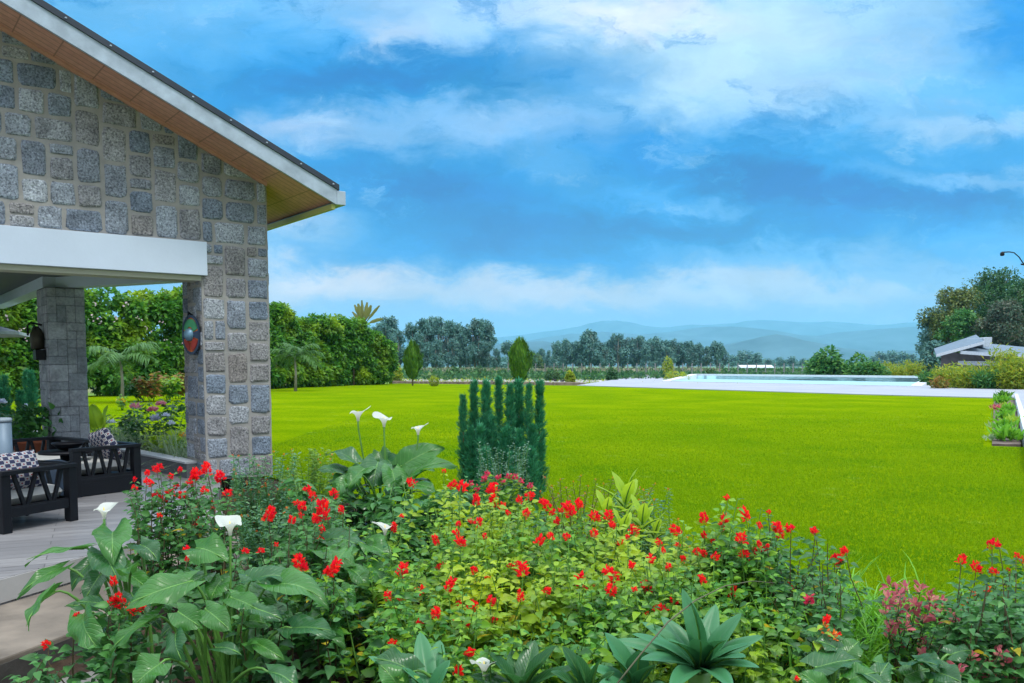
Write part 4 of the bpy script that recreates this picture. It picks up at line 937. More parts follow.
#END_MID
# ------------------------------------------------------------------ things on the terrace
M_cush = simple('cream_cushion', (.42,.42,.40), .9, 0, .06, 6, .2)
M_navy = simple('navy_fabric', (.012,.025,.045), .85, 0, .2, 10, .2)
M_terra = simple('terracotta', (.28,.075,.03), .8, 0, .25, 5, .2)
M_metal = simple('brushed_metal', (.16,.22,.28), .5, .2, .1, 3, .05)
def pattern_mat():
    m, nt, b, N, L = new_mat('ikat_fabric'); tc = N('ShaderNodeTexCoord').outputs['UV']
    def wave(scale, sx, sy, ang):
        mp = N('ShaderNodeMapping'); L(tc, mp.inputs['Vector']); mp.inputs['Scale'].default_value = (sx, sy, 1); mp.inputs['Rotation'].default_value = (0,0,R(ang))
        return mp.outputs[0]
    vo = N('ShaderNodeTexVoronoi'); L(wave(1, 7, 7, 45), vo.inputs['Vector']); vo.inputs['Scale'].default_value = 1; vo.distance = 'MANHATTAN'; vo.inputs['Randomness'].default_value = 0
    r = ramp(N, [(0, (.35,.05,.04)), (.12, (.014,.018,.05)), (.22, (.60,.58,.56)), (.31, (.014,.018,.05)), (.40, (.58,.56,.54)), (.48, (.016,.02,.055))]); r.color_ramp.interpolation = 'CONSTANT'
    L(vo.outputs['Distance'], r.inputs[0]); L(r.outputs[0], b.inputs['Base Color']); b.inputs['Roughness'].default_value = .9
    return m
M_ikat = pattern_mat()
def cushion(name, w, d, h, mat, parent, M_, puff=.5, n=14):
    """soft cushion : local size w x d, thickness h"""
    vs = []; fs = []; uvs = []
    for side_ in (1, -1):
        for j in range(n+1):
            for i in range(n+1):
                x, y = -1+2*i/n, -1+2*j/n
                k = ((1-x**4)*(1-y**4))**puff
                px = x*(1-.05*(1-abs(y))*puff*1.2*(abs(x)>.9)); 
                vs.append(M_ @ Vector((px*w/2, y*d/2*(1-.05*(1-abs(x))), side_*h/2*k)))
                uvs.append((i/n, j/n))
    o = (n+1)**2
    for j in range(n):
        for i in range(n):
            a = j*(n+1)+i; fs.append((a, a+1, a+n+2, a+n+1)); fs.append((o+a, o+a+n+1, o+a+n+2, o+a+1))
    me = npmesh(name, vs, np.array(fs), True); uv = me.uv_layers.new(name='UVMap')
    for l in me.loops: uv.data[l.index].uv = uvs[l.vertex_index]
    return link(name, me, mat, parent)
def v_panel(parent, A, B, zt, zr0, zr1, post=.085, slats=3, leg=True, name='side_panel'):
    """open arm or back panel : two posts, top rail, low rail and V-set slats"""
    A = Vector(A); B = Vector(B); d = (B-A).normalized(); L_ = (B-A).length
    m = MB()
    for p in (A+d*post/2, B-d*post/2): m.bar(p+UP*.0, p+UP*(zt-.034), post, post*.8, up=(-d.y, d.x, 0))
    m.build('leg' if leg else 'post', M_black, parent, bevel=.004) if False else None
    for p in (A+d*post/2, B-d*post/2):
        q_ = MB(); q_.bar(p, p+UP*(zt-.036), post, post*.8, up=(-d.y, d.x, 0)); q_.build('leg', M_black, parent, bevel=.004)
    q_ = MB(); q_.bar(A-d*.004+UP*(zt-.018), B+d*.004+UP*(zt-.018), .09, .036); q_.build('top_rail', M_black, parent, bevel=.003)
    q_ = MB(); q_.bar(A+d*post+UP*(zr0+zr1)/2, B-d*post+UP*(zr0+zr1)/2, .045, zr1-zr0); q_.build('lower_rail', M_black, parent, bevel=.003)
    a_, b_ = A+d*(post+.03), B-d*(post+.03); n = slats
    span = (b_-a_).length/n
    for k in range(n):
        p0 = a_+d*span*k; p1 = p0+d*span
        for (u0, u1) in ((p0+d*span*.08, p0+d*span*.44), (p1-d*span*.08, p0+d*span*.56)):
            q_ = MB(); q_.bar(Vector(u0)+UP*(zt-.038), Vector(u1)+UP*(zr1+.001), .032, .026, up=(-d.y, d.x, 0)); q_.build('slat', M_black, parent)
def frame_solid(parent, P4, z0, z1, name='seat_frame'):
    m = MB(); 
    for i in range(4):
        a, b = Vector(P4[i]), Vector(P4[(i+1)%4]); d = (b-a).normalized(); m.bar(a+d*.06+UP*(z0+z1)/2, b-d*.06+UP*(z0+z1)/2, .04, z1-z0)
    m.build(name, M_black, parent)
    m = MB(); c = sum((Vector(p) for p in P4), Vector())/4; m.prism([((Vector(p)-c)*.94+c)[:2] for p in P4], z1-.06, z1-.03); m.build('seat_base', M_black, parent)
# near armchair, cut by the left edge
pr = gnd(76, 520, 0); pl = gnd(1, 534.5, 0); aa = (pr-pl).normalized(); bb = Vector((-aa.y, aa.x, 0)); bd = .74
ch = empty('armchair', pl, 'near black slatted armchair with a cream seat, cut by the left edge', 'armchair')
v_panel(ch, pl, pr, .53, .13, .21, slats=2)
v_panel(ch, pl+bb*bd, pr+bb*bd, .53, .13, .21, slats=2)
v_panel(ch, pr+bb*.10, pr+bb*(bd-.10), .53, .13, .21, post=.03, slats=2)
m = MB(); m.bar(pr+bb*0+UP*.512-aa*.045, pr+bb*bd+UP*.512-aa*.045, .09, .036); m.build('back_rail', M_black, ch, bevel=.003)
frame_solid(ch, [pl, pr, pr+bb*bd, pl+bb*bd], .13, .22)
cc = (pl+pr+bb*bd)/2+bb*bd*0; cc = (pl+pr)/2+bb*bd/2
Mx = Matrix.Translation(cc+UP*.275)@Matrix(((aa.x,bb.x,0,0),(aa.y,bb.y,0,0),(0,0,1,0),(0,0,0,1)))
cushion('seat_cushion', .66, .64, .15, M_cush, ch, Mx, .25)
Mx = Matrix.Translation(cc-aa*.10-bb*.20+UP*.50)@Matrix(((aa.x,bb.x,0,0),(aa.y,bb.y,0,0),(0,0,1,0),(0,0,0,1)))@Matrix.Rotation(R(72), 4, 'X')
tl = cushion('throw_pillow', .50, .34, .15, M_ikat, None, Mx, .45); props(tl, 'patterned navy and white pillow on the near armchair', 'pillow')
# sofa behind
Bc = at(136, 365, 10.0); Bc.z = 0; sa = Vector((.55,.835,0)); sb = Vector((-.835,.55,0)); Ac = Bc-sa*.80; SL = 1.75
sf = empty('sofa', Ac, 'black slatted low sofa with cream seats standing by the garden parapet', 'sofa')
v_panel(sf, Ac, Bc, .53, .10, .19, post=.09, slats=3)
m = MB(); m.bar(Ac+sa*.09+UP*.075, Bc-sa*.09+UP*.075, .05, .14); m.build('plinth', M_black, sf)
v_panel(sf, Bc+sb*.10, Bc+sb*SL, .53, .10, .19, post=.05, slats=5)
v_panel(sf, Ac+sb*SL, Bc+sb*SL, .53, .10, .19, slats=3)
m = MB(); m.bar(Ac+sb*.05+UP*.10, Ac+sb*(SL-.05)+UP*.10, .04, .17); m.build('front_rail', M_black, sf)
frame_solid(sf, [Ac, Bc, Bc+sb*SL, Ac+sb*SL], .12, .22)
for k in range(2):
    cc = (Ac+Bc)/2+sb*(.06+SL*(.25+.5*k)-.03)+UP*.285
    Mx = Matrix.Translation(cc)@Matrix(((sa.x,sb.x,0,0),(sa.y,sb.y,0,0),(0,0,1,0),(0,0,0,1))); cushion('seat_cushion', .68, .82, .15, M_cush, sf, Mx, .25)
Mx = Matrix.Translation((Ac+Bc)/2+sa*.18+sb*.30+UP*.50)@Matrix(((sb.x,sa.x,0,0),(sb.y,sa.y,0,0),(0,0,1,0),(0,0,0,1)))@Matrix.Rotation(R(-68), 4, 'X')@Matrix.Rotation(R(14), 4, 'Z')
tl = cushion('throw_pillow', .40, .40, .15, M_ikat, None, Mx, .45); props(tl, 'patterned pillow leaning in the corner of the low sofa by the parapet', 'pillow')
# low black table with a dark bowl, navy pouf
tb = at(62, 365, 9.75); tb.z = 0; te = empty('side_table', tb, 'round black side table between the armchair and the sofa', 'table')
m = MB(); m.lathe([(.05,.44),(.27,.44),(.275,.455),(.27,.47),(.05,.47)], 28, tb); m.build('table_top', M_black, te, True)
m = MB(); m.lathe([(.16,0),(.17,.02),(.05,.06),(.04,.25),(.06,.43)], 20, tb); m.build('pedestal', M_black, te, True)
m = MB(); m.lathe([(.06,.475),(.10,.49),(.165,.545),(.17,.56),(.155,.555),(.09,.505),(.01,.50)], 24, tb+Vector((.02,.02,0))); o = m.build('bowl', M_black, None, True); props(o, 'dark shallow bowl on the round black side table', 'bowl')
pp = at(47, 365, 9.1); pp.z = 0
m = MB(); m.lathe([(.14,0),(.20,.03),(.22,.14),(.22,.30),(.18,.40),(.10,.43),(.02,.435)], 24, pp); o = m.build('pouf', M_navy, None, True); props(o, 'dark navy round pouf behind the near armchair', 'pouf')
# terracotta pot and its plant
tp_ = at(28, 365, 12.2); tp_.z = 0; pt = empty('flower_pot', tp_, 'terracotta pot with leafy plant at the foot of the rear column', 'pot')
m = MB(); m.lathe([(.15,0),(.17,.02),(.23,.34),(.25,.34),(.255,.40),(.235,.40),(.21,.33),(.01,.32)], 24, tp_); m.build('pot', M_terra, pt, True)
rg = np.random.default_rng(5); k = 260; pos = np.array(tp_)+np.concatenate([rg.normal(size=(k,2))*.16, .42+rg.random((k,1))*.42], 1)
link('foliage', cmesh(cloud(OVATE, pos, randdir(k, rg)+[0,0,.3], randdir(k, rg)+[0,0,1.2], .11*rg.uniform(.6,1.3,k)), 'foliage'), M_salvia2, pt)
# metal cylinder at the photo's left edge
cl = at(0, 365, 9.6); cl.z = 0; ce = empty('patio_heater_bin', cl, 'smooth blue-grey metal cylinder with a capped top at the left edge', 'cylinder'); ce.name = 'metal_cylinder'
m = MB(); m.lathe([(.085,0),(.085,.80)], 28, cl); m.build('drum', M_metal, ce, True)
m = MB(); m.lathe([(.06,.802),(.092,.802),(.094,.83),(.08,.845),(.01,.85)], 28, cl); m.build('cap', simple('pale_cap', (.26,.31,.35), .5), ce, True)
# lantern on the dark side of the rear column
ln = CC+NB*.20-UF*.012+UP*1.85; le = empty('wall_lantern', ln, 'small dark carved wall lantern on the shaded side of the rear column', 'lantern')
m = MB(); 
def LP_(n, o, z): return ln+NB*n-UF*o+UP*z
m.hexa([LP_(-.09,.0,-.36),LP_(.15,.0,-.36),LP_(.15,.13,-.36),LP_(-.09,.13,-.36)], [LP_(-.09,.0,-.22),LP_(.15,.0,-.22),LP_(.15,.13,-.22),LP_(-.09,.13,-.22)]); m.build('base_block', M_black, le, bevel=.008)
M_bronze2 = simple('dark_bronze', (.045,.04,.025), .5, .5, .3, 10, .2)
m = MB(); pr_ = [(.02,-.22),(.085,-.20),(.095,-.08),(.09,.0),(.055,.07),(.02,.11)]; m.lathe(pr_, 12, ln+NB*.03-UF*.085); m.build('body', M_bronze2, le, True)
m = MB(); m.tube([LP_(.03,.02,.13), LP_(.03,.16,.16), LP_(.03,.20,.12), LP_(.03,.20,-.02)], .014, 6); m.build('hook', M_black, le, True)
# oval painted shield lamp on the side of the stone pillar
sh = FP(-.03, .22, 0); sh.z = at(192, 335, sh.y).z; se = empty('shield', sh, 'oval painted shield with blue rim and round boss hung on the stone pillar', 'shield')
M_rim = simple('navy_rim', (.02,.04,.08), .5); M_or = simple('orange_paint', (.60,.16,.03), .6); M_gr = simple('green_paint', (.04,.22,.10), .6); M_rd = simple('red_paint', (.30,.03,.02), .6); M_bl = simple('grey_blue_metal', (.12,.22,.30), .4, .4); M_pl = simple('pale_paint', (.45,.42,.38), .6)
sx = (UF*.62-NB*.78).normalized(); sx = (UF*.35-NB*.94).normalized(); sy = UP; sn = sx.cross(sy).normalized()
if sn.dot(-Vector((sh.x, sh.y, 0))) < 0: sn = -sn
def oval(a0, a1, r0, r1, z, name, mat, zc=.03, n=24, parent=se):
    vs = []; fs = []
    for i in range(n+1):
        a = R(a0+(a1-a0)*i/n)
        for r_k in (r0, r1): 
            vs.append(sh+sx*math.cos(a)*.17*r_k+sy*math.sin(a)*.245*r_k+sn*(.05+z+zc*(1-r_k)))
    for i in range(n): fs.append((i*2, i*2+1, i*2+3, i*2+2))
    k = len(vs); vs += [v-sn*.012 for v in vs]; fs += [(f[3]+k, f[2]+k, f[1]+k, f[0]+k) for f in fs]
    return link(name, npmesh(name, vs, np.array(fs), True), mat, parent)
oval(0, 360, .02, .90, 0, 'backing', M_or); oval(0, 360, .86, 1.0, .012, 'rim', M_rim, n=40)
oval(22, 158, .40, .80, .012, 'green_panel', M_gr); oval(202, 262, .40, .80, .012, 'red_panel', M_rd); oval(275, 338, .40, .80, .012, 'red_panel', M_rd)
oval(165, 195, .36, .86, .014, 'blue_band', M_rim, n=6); oval(-15, 15, .36, .86, .014, 'blue_band', M_rim, n=6)
m = MB(); bm_c = sh+sn*.075
vs = []; fs = []; n = 20; rings = [(.36,0),(.34,.03),(.24,.055),(.10,.065)]
for rk_, zk in rings:
    for i in range(n): a = 2*math.pi*i/n; vs.append(bm_c+sx*math.cos(a)*.20*rk_+sy*math.sin(a)*.22*rk_+sn*zk)
for j in range(3):
    for i in range(n): fs.append((j*n+i, j*n+(i+1)%n, (j+1)*n+(i+1)%n, (j+1)*n+i))
fs.append(list(range(3*n, 4*n))); m.add(vs, fs); m.build('boss', M_bl, se, True)
m = MB(); m.tube([FP(.0,.30,sh.z+.22), FP(-.08,.30,sh.z+.28), FP(-.10,.24,sh.z+.21)], .014, 6); m.build('bracket', M_black, se, True)
# pale sloping parasol edge entering at the left, behind the porch
pz = at(-30, 322, 15); pe_ = empty('parasol', Vector((pz.x-1.2, 15, -.1)), 'pale grey parasol tip entering at the left edge behind the porch', 'parasol')
c0_ = pe_.location.copy(); tip = at(19, 331.5, 15); rad_ = (Vector((tip.x, tip.y, 0))-Vector((c0_.x, c0_.y, 0))).length
m = MB(); n = 8; vs = [Vector((c0_.x, c0_.y, tip.z+.55))]; 
for i in range(n): a = 2*math.pi*i/n; vs.append(Vector((c0_.x+math.cos(a)*rad_, 15+math.sin(a)*rad_, tip.z)))
vs += [v-UP*.05 for v in vs]
m.add(vs, [(0, 1+i, 1+(i+1)%n) for i in range(n)]+[(9, 10+(i+1)%n, 10+i) for i in range(n)]+[(1+i, 10+i, 10+(i+1)%n, 1+(i+1)%n) for i in range(n)]); m.build('canopy', simple('pale_canvas', (.42,.45,.48), .8), pe_)
m = MB(); m.tube([c0_, Vector((c0_.x, c0_.y, tip.z+.5))], .025, 8); m.build('pole', M_metal, pe_, True)
# ------------------------------------------------------------------ planting behind the parapet
def blades(name, loc, label, cat, n, L_, w, mat, seed, spread=.12, lean=.9, group=None, parent_only=None):
    r = np.random.default_rng(seed); e = empty(name, loc, label, cat, group)
    seg = 6; vs = []; fs = []
    for k in range(n):
        a = r.uniform(0, 6.283); ln_ = L_*r.uniform(.5, 1.1); le_ = lean*r.uniform(.25, 1.1); b0 = Vector((*(r.normal(size=2)*spread), 0)); d = Vector((math.cos(a), math.sin(a), 0)); sd = Vector((-d.y, d.x, 0)); o = len(vs)
        for i in range(seg+1):
            t = i/seg; p = b0+d*ln_*le_*t*t*.9+UP*ln_*(t*(1-.25*le_)-.55*le_*t**3); ww = w*(1-t)**.7*.5+.0005
            vs += [p-sd*ww, p+sd*ww]
        for i in range(seg): fs.append((o+i*2, o+i*2+1, o+i*2+3, o+i*2+2))
    link('blades', npmesh('blades', vs, np.array(fs), True), mat, e, True)
    return e
kb = lambda t, o_: k0+dk*t+Vector((-dk.y, dk.x, 0))*-o_      # o_ outwards from the terrace
nout = Vector((dk.y, -dk.x, 0)); nout = nout if nout.dot(Vector((1,1,0))) > 0 else -nout
def kb(t, o_): p = k0+dk*t+nout*o_; p.z = LZ-.02; return p
GG = 'grey-green ornamental grass tufts behind the parapet'
for i in range(15):
    blades('ornamental_grass', kb(.1+i*.30, .38+.12*(i % 2)), 'grey-green striped grass tuft in the row behind the parapet', 'grass', 200, .80, .022, M_grey, 200+i, .12, .9, GG)
# roses, cannas and leafy plants behind the grasses
def leafy(loc, label, h, w, n, mat, seed, tmpl=OVATE, ls=.09, fl=None, cat='plant', name='garden_shrub', stems=7):
    r = np.random.default_rng(seed); e = empty(name, loc, label, cat); m = MB(); P_, D_2 = [], []
    for s_ in range(stems):
        a = r.uniform(0, 6.28); tip = Vector((math.cos(a)*w*.5*r.random()**.5, math.sin(a)*w*.5*r.random()**.5, h*r.uniform(.65, 1))); b0 = Vector((tip.x*.2, tip.y*.2, 0)); mid = b0.lerp(tip, .5)+Vector((tip.x*.15, tip.y*.15, .08*h)); m.tube([b0, mid, tip], [.010,.007,.003], 5)
        for q_ in range(n//stems):
            t = .2+.8*r.random(); p = b0.lerp(mid, t*2) if t < .5 else mid.lerp(tip, t*2-1); an = r.uniform(0, 6.28); d = np.array([math.cos(an), math.sin(an), r.uniform(-.3, .5)]); P_.append(np.array(p)+d*r.uniform(0, .07)*w*1.6); D_2.append(d)
    m.build('stem', M_stem, e, True, local=True); k = len(P_)
    link('foliage', cmesh(cloud(tmpl, np.array(P_), np.array(D_2), np.array([0,0,1.])+r.normal(size=(k,3))*.35, ls*r.uniform(.6,1.25,k)), 'foliage', True), mat, e, True)
    for (off, rad, fm) in (fl or []):
        kk = 34; dd = randdir(kk, r); dd[:,2] = np.abs(dd[:,2])*.8+.1
        o = link('flower', cmesh(cloud(PETAL, np.array(off)+dd*rad*.25, dd, randdir(kk, r), rad*r.uniform(.8,1.2,kk)), 'flower', True), fm, e, True)
    return e
M_whitefl = leafmat('white_petal', [G(.72,.74,.82), G(.60,.62,.80)], .3, .5)
M_yelfl = leafmat('yellow_petal', [G(.85,.55,.02), G(.9,.45,.02)], .3, .5)
p = kb(2.6, 1.6); pz_ = lambda px, py, Y, o: tuple(at(px, py, Y)-o)
def pk(px, Y): return Vector((at(px, 365, Y).x, Y, LZ-.02))
ro = pk(153, 13.6); Yr = ro.y
leafy(ro, 'pink rose bush behind the parapet grasses, between column and pillar', 1.0, 1.2, 700, M_salvia2, 301, fl=[(pz_(136,408,Yr,ro), .075, M_palepink), (pz_(153,411,Yr,ro), .07, M_palepink), (pz_(161,405,Yr,ro), .065, M_palepink), (pz_(157,420,Yr,ro), .09, M_whitefl)], name='rose_bush', cat='bush')
r2_ = pk(116, 14.6); leafy(r2_, 'low green shrub left of the pink rose bush', .80, 1.5, 900, M_salvia2, 302, ls=.07, fl=[(pz_(111,423,r2_.y,r2_), .06, M_whitefl)])
r3_ = pk(179, 12.9); leafy(r3_, 'leafy lime shrub right of the pink rose bush', .62, .9, 420, M_lime, 303, ls=.12, fl=[(pz_(184,437,r3_.y,r3_), .06, M_yelfl), (pz_(171,424,r3_.y,r3_), .05, M_whitefl), (pz_(166,416,r3_.y,r3_), .05, M_whitefl)])
r4_ = pk(190, 13.2); leafy(r4_, 'green bush tucked against the stone pillar behind the parapet', .45, .7, 220, M_salvia, 304, ls=.09)
r5_ = Vector((at(121,365,30).x, 30, LZ)); leafy(r5_, 'yellow flowered small plant standing alone on the lawn by the porch view', .55, .6, 150, M_salvia, 305, fl=[(pz_(121,402,30,r5_), .13, M_yelfl)])
M_croton = leafmat('croton_leaf', [G(.25,.20,.03), G(.30,.10,.05), G(.10,.22,.03), G(.40,.30,.05)], .4, .5)
for i, (px, Y, h, mt) in enumerate([(152, 37, 1.25, M_croton), (166, 38, 1.1, M_salvia), (140, 37.5, 1.0, M_salvia2), (177, 40, 1.2, M_croton)]):
    q_ = Vector((at(px,365,Y).x, Y, LZ)); leafy(q_, ['reddish leaved shrub below the hedge seen through the porch', 'fresh green shrub right of the reddish one below the hedge', 'dark leafed shrub beside the small palm below the hedge', 'reddish shrub nearest the pillar below the hedge'][i], h, 1.3, 300, mt, 310+i, ls=.22)
def bigleafplant(loc, label, leaves, mat, name='canna', cat='plant'):
    e = empty(name, loc, label, cat)
    for (A_, T_, w) in leaves: big_leaf(e, loc, A_, T_, w, mat, random.Random(int(w*1e5)), heart=False)
    return e
def big_leaf(parent, base_, A_, T_, w, mat, r, heart=True, droop=.10, petiole=True, fold=.25, wav=.05, stem_mat=None, twist=None):
    A_ = Vector(A_); T_ = Vector(T_); base_ = Vector(base_); ax = T_-A_; L_ = ax.length; d = ax.normalized()
    toC = (Vector((0,0,CAMZ))-A_).normalized()
    nrm = Vector((0,0,1))*1.0+Vector((r.uniform(-.35,.35), -.45+r.uniform(-.25,.25), 0)) if twist is None else Vector(twist)
    x = d.cross(nrm).normalized(); nz = x.cross(d).normalized()
    nv, nu = 15, 11; uvl = []; vs = []; fs = []; ph = r.uniform(0, 6); ph2 = r.uniform(0, 6)
    for j in range(nv):
        v = j/(nv-1)
        if heart: hw = w/2*(math.sin(math.pi*min(1, (v*.93+.10)))**.75)*(1.12-.35*v) if v < .999 else 0
        else: hw = w/2*(math.sin(math.pi*(.06+.93*v))**.7)*(1-.15*v) if v < .999 else 0
        for i in range(nu):
            s = -1+2*i/(nu-1)
            back = (L_*.26*abs(s)**1.4*(1-v)**4) if heart else 0
            y = v*L_-back
            z = abs(s)*hw*fold*(1-.5*v)-droop*L_*(v*v-.8*v)*-1*0 + droop*L_*(4*v*(1-v)-1.6*v*v*0) + wav*w*math.sin(v*9+ph+(2 if s > 0 else 0))*abs(s)**2 + wav*.5*w*math.sin(v*17+ph2)*s*abs(s) - .12*hw*(1-abs(s))**2*0
            z -= .35*hw*max(0, abs(s)-.55)**1.3*1.2
            if heart: z -= L_*.30*max(0, v-.5)**1.6
            vs.append(A_+d*y+x*s*hw+nz*z); uvl.append((s, v))
    for j in range(nv-1):
        for i in range(nu-1): a = j*nu+i; fs.append((a, a+1, a+nu+1, a+nu))
    me = npmesh('leaf', vs, np.array(fs), True); ul = me.uv_layers.new(name='UVMap'); li = np.empty(len(me.loops), dtype=np.int32); me.loops.foreach_get('vertex_index', li); ul.data.foreach_set('uv', np.array(uvl, dtype=np.float32)[li].ravel())
    lf = link('leaf', me, mat, parent)
    m = MB()
    rib = [A_+d*L_*t+nz*(droop*L_*4*t*(1-t)-.003) for t in (0,.25,.5,.75,.96)]; m.tube(rib, [.006,.005,.004,.003,.001], 5)
    if petiole:
        hz2 = Vector((A_.x-base_.x, A_.y-base_.y, 0)); mid = base_+hz2*.35+UP*(A_.z-base_.z)*.72; mid2 = base_+hz2*.8+UP*((A_.z-base_.z)*1.0+.03)
        pts = []
        for t in [i/9 for i in range(10)]:
            u_ = 1-t; pts.append(base_*u_**3+mid*3*u_*u_*t+mid2*3*u_*t*t+A_*t**3)
        m.tube(pts, [.011-.006*i/9 for i in range(10)], 6)
    m.build('petiole', stem_mat or M_stem, lf, True)
    return lf
cn = pk(97, 13.6); Yc = cn.y
bigleafplant(cn, 'broad leaved canna plant right beside the rear column', [(at(98,428,Yc), at(92,404,Yc), .30), (at(104,432,Yc), at(108,405,Yc), .18), (at(92,430,Yc), at(84,410,Yc), .25), (at(100,436,Yc), at(116,415,Yc), .16)], M_lime)
# teal conifers left of the column
def spire(parent, b0, h, w, seed, mat, n=900, ls=.05):
    r = np.random.default_rng(seed); t = r.random(n)**.9; a = r.uniform(0, 6.283, n); prof = w/2*(1-t)**.62*(.72+.28*np.sin(t*23+a*2+seed))*(1+.22*np.sin(a*3+t*7))*np.clip((1-t)/.25, 0, 1)**.6
    rad = prof*(.2+.8*r.random(n)**.5); pos = np.array(b0)+np.stack([np.cos(a)*rad, np.sin(a)*rad, h*(.03+.95*t)], 1)
    dirs = unit(np.stack([np.cos(a)*.62, np.sin(a)*.62, np.ones(n)*1.0], 1)+r.normal(size=(n,3))*.28)
    return cloud(SPRAY, pos, dirs, unit(np.stack([np.cos(a), np.sin(a), .1*np.ones(n)], 1)+r.normal(size=(n,3))*.2), ls*r.uniform(.6, 1.4, n))
_sv = []; _sf = []
for (ang, ln_, y0) in ((0,1,.0),(38,.6,.15),(-38,.6,.15),(40,.45,.45),(-40,.45,.45)):
    ca, sa_ = math.sin(R(ang)), math.cos(R(ang)); o = len(_sv); wv = .075
    _sv += [(0-wv*.4*sa_, y0, 0), (wv*.4*sa_, y0, 0), (ca*ln_*.55+wv*sa_, y0+sa_*ln_*.5*(1-y0*.3), .03), (ca*ln_, min(1.05, y0+sa_*ln_*(1-y0*.3)), -.02), (ca*ln_*.55-wv*sa_, y0+sa_*ln_*.5*(1-y0*.3), .03)]
    _sf += [(o, o+1, o+2, o+4), (o+4, o+2, o+3, o+3)]
SPRAY = (np.array(_sv, dtype=np.float32), None)
_sf2 = []
for k in range(5): o = k*5; _sf2 += [(o, o+1, o+2), (o, o+2, o+4), (o+4, o+2, o+3)]
SPRAY = (SPRAY[0], np.array(_sf2, dtype=np.int32))
tc_ = empty('blue_conifer', Vector((at(20,365,17).x, 17, LZ)), 'blue-green upright conifer group left of the rear column', 'conifer'); o0 = np.array(tc_.location)
parts = [spire(None, np.array([at(px,365,17).x, 17+dy_, LZ])-o0, hgt(py, 17, LZ), .34, 400+i, M_blue, 500, .11) for i, (px, py, dy_) in enumerate([(4,378,0),(18,372,.3),(31,373,0),(11,390,-.3),(25,392,-.2),(-8,380,.2)])]
link('foliage', cmesh(parts, 'foliage'), M_blue, tc_, True)
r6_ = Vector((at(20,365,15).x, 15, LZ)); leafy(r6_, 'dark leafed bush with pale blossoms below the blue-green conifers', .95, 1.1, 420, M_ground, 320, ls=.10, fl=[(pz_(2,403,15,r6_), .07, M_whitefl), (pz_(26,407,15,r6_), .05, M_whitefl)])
# ------------------------------------------------------------------ the flower bed
def bedz(x, y): return -.36+min(1, max(0, (y-4)/5))*.2
def bb_(px, Y): x = at(px, 365, Y).x; return Vector((x, Y, bedz(x, Y)))
# blue cypress clump
cy = bb_(500, 10.0); cy.z = LZ; ce = empty('blue_cypress', cy, 'clump of dark blue-green upright cypress spires at the edge of the lawn', 'conifer'); o0 = np.array(cy)
sp = [(463,392,10.0,.17),(474,382,10.2,.17),(486,385,9.9,.18),(499,376,10.2,.19),(510,386,9.9,.17),(519,379,10.1,.17),(529,384,9.9,.16),(540,383,10.1,.18),(480,426,9.75,.14),(492,418,9.8,.13),(533,424,9.75,.14),(505,430,9.65,.15),(520,432,9.6,.14),(470,428,9.8,.14),(486,452,9.5,.2),(512,452,9.5,.2),(532,450,9.55,.18)]
parts = []; m = MB()
for i, (px, py, Y, w) in enumerate(sp):
    b0 = np.array([at(px,365,Y).x, Y, LZ])-o0; h = hgt(py, Y, LZ); parts.append(spire(None, b0, h*(.97+.06*((i*7)%5)/5), w*(.85+.3*((i*3)%7)/7), 500+i, M_blue, int(700*h/1.2), .072+.012*(i%3))); m.tube([Vector(b0), Vector(b0)+UP*h*.93], [.012,.003], 5)
link('foliage', cmesh(parts, 'foliage'), M_blue, ce, True); m.build('stem', M_brstem, ce, True, local=True)
# --- red salvias
def flower_proto(seed, n=34, L_=.055, w=.022, mat=None, sz=.019):
    r = np.random.default_rng(seed); t = r.random(n); a = r.uniform(0, 6.28, n); pos = np.stack([np.cos(a)*w*.4*(1-.5*t), np.sin(a)*w*.4*(1-.5*t), L_*(t-.2)], 1)
    d = np.stack([np.cos(a), np.sin(a), .5+.6*t], 1)+r.normal(size=(n,3))*.25
    return cmesh(cloud(PETAL, pos, d, randdir(n, r), sz*r.uniform(.7, 1.3, n)), 'flower', True)
FP_red = [flower_proto(600+i, 40+10*i, .032+.010*i, .034+.008*(i % 3), None, .024) for i in range(5)]
for me in FP_red: me.materials.append(M_red)
FP_pink = flower_proto(650, 40, .05, .03, None, .022); FP_pink.materials.append(M_pink)
FP_or = flower_proto(651, 18, .035, .018, None, .014); FP_or.materials.append(M_orange)
FP_mv = [flower_proto(660+i, 16, .07, .03, None, .034) for i in range(2)]
for me in FP_mv: me.materials.append(M_mauve)
def depth_for(py): return float(np.interp(py, [465, 500, 550, 600, 683], [6.4, 5.5, 4.8, 4.25, 3.55]))
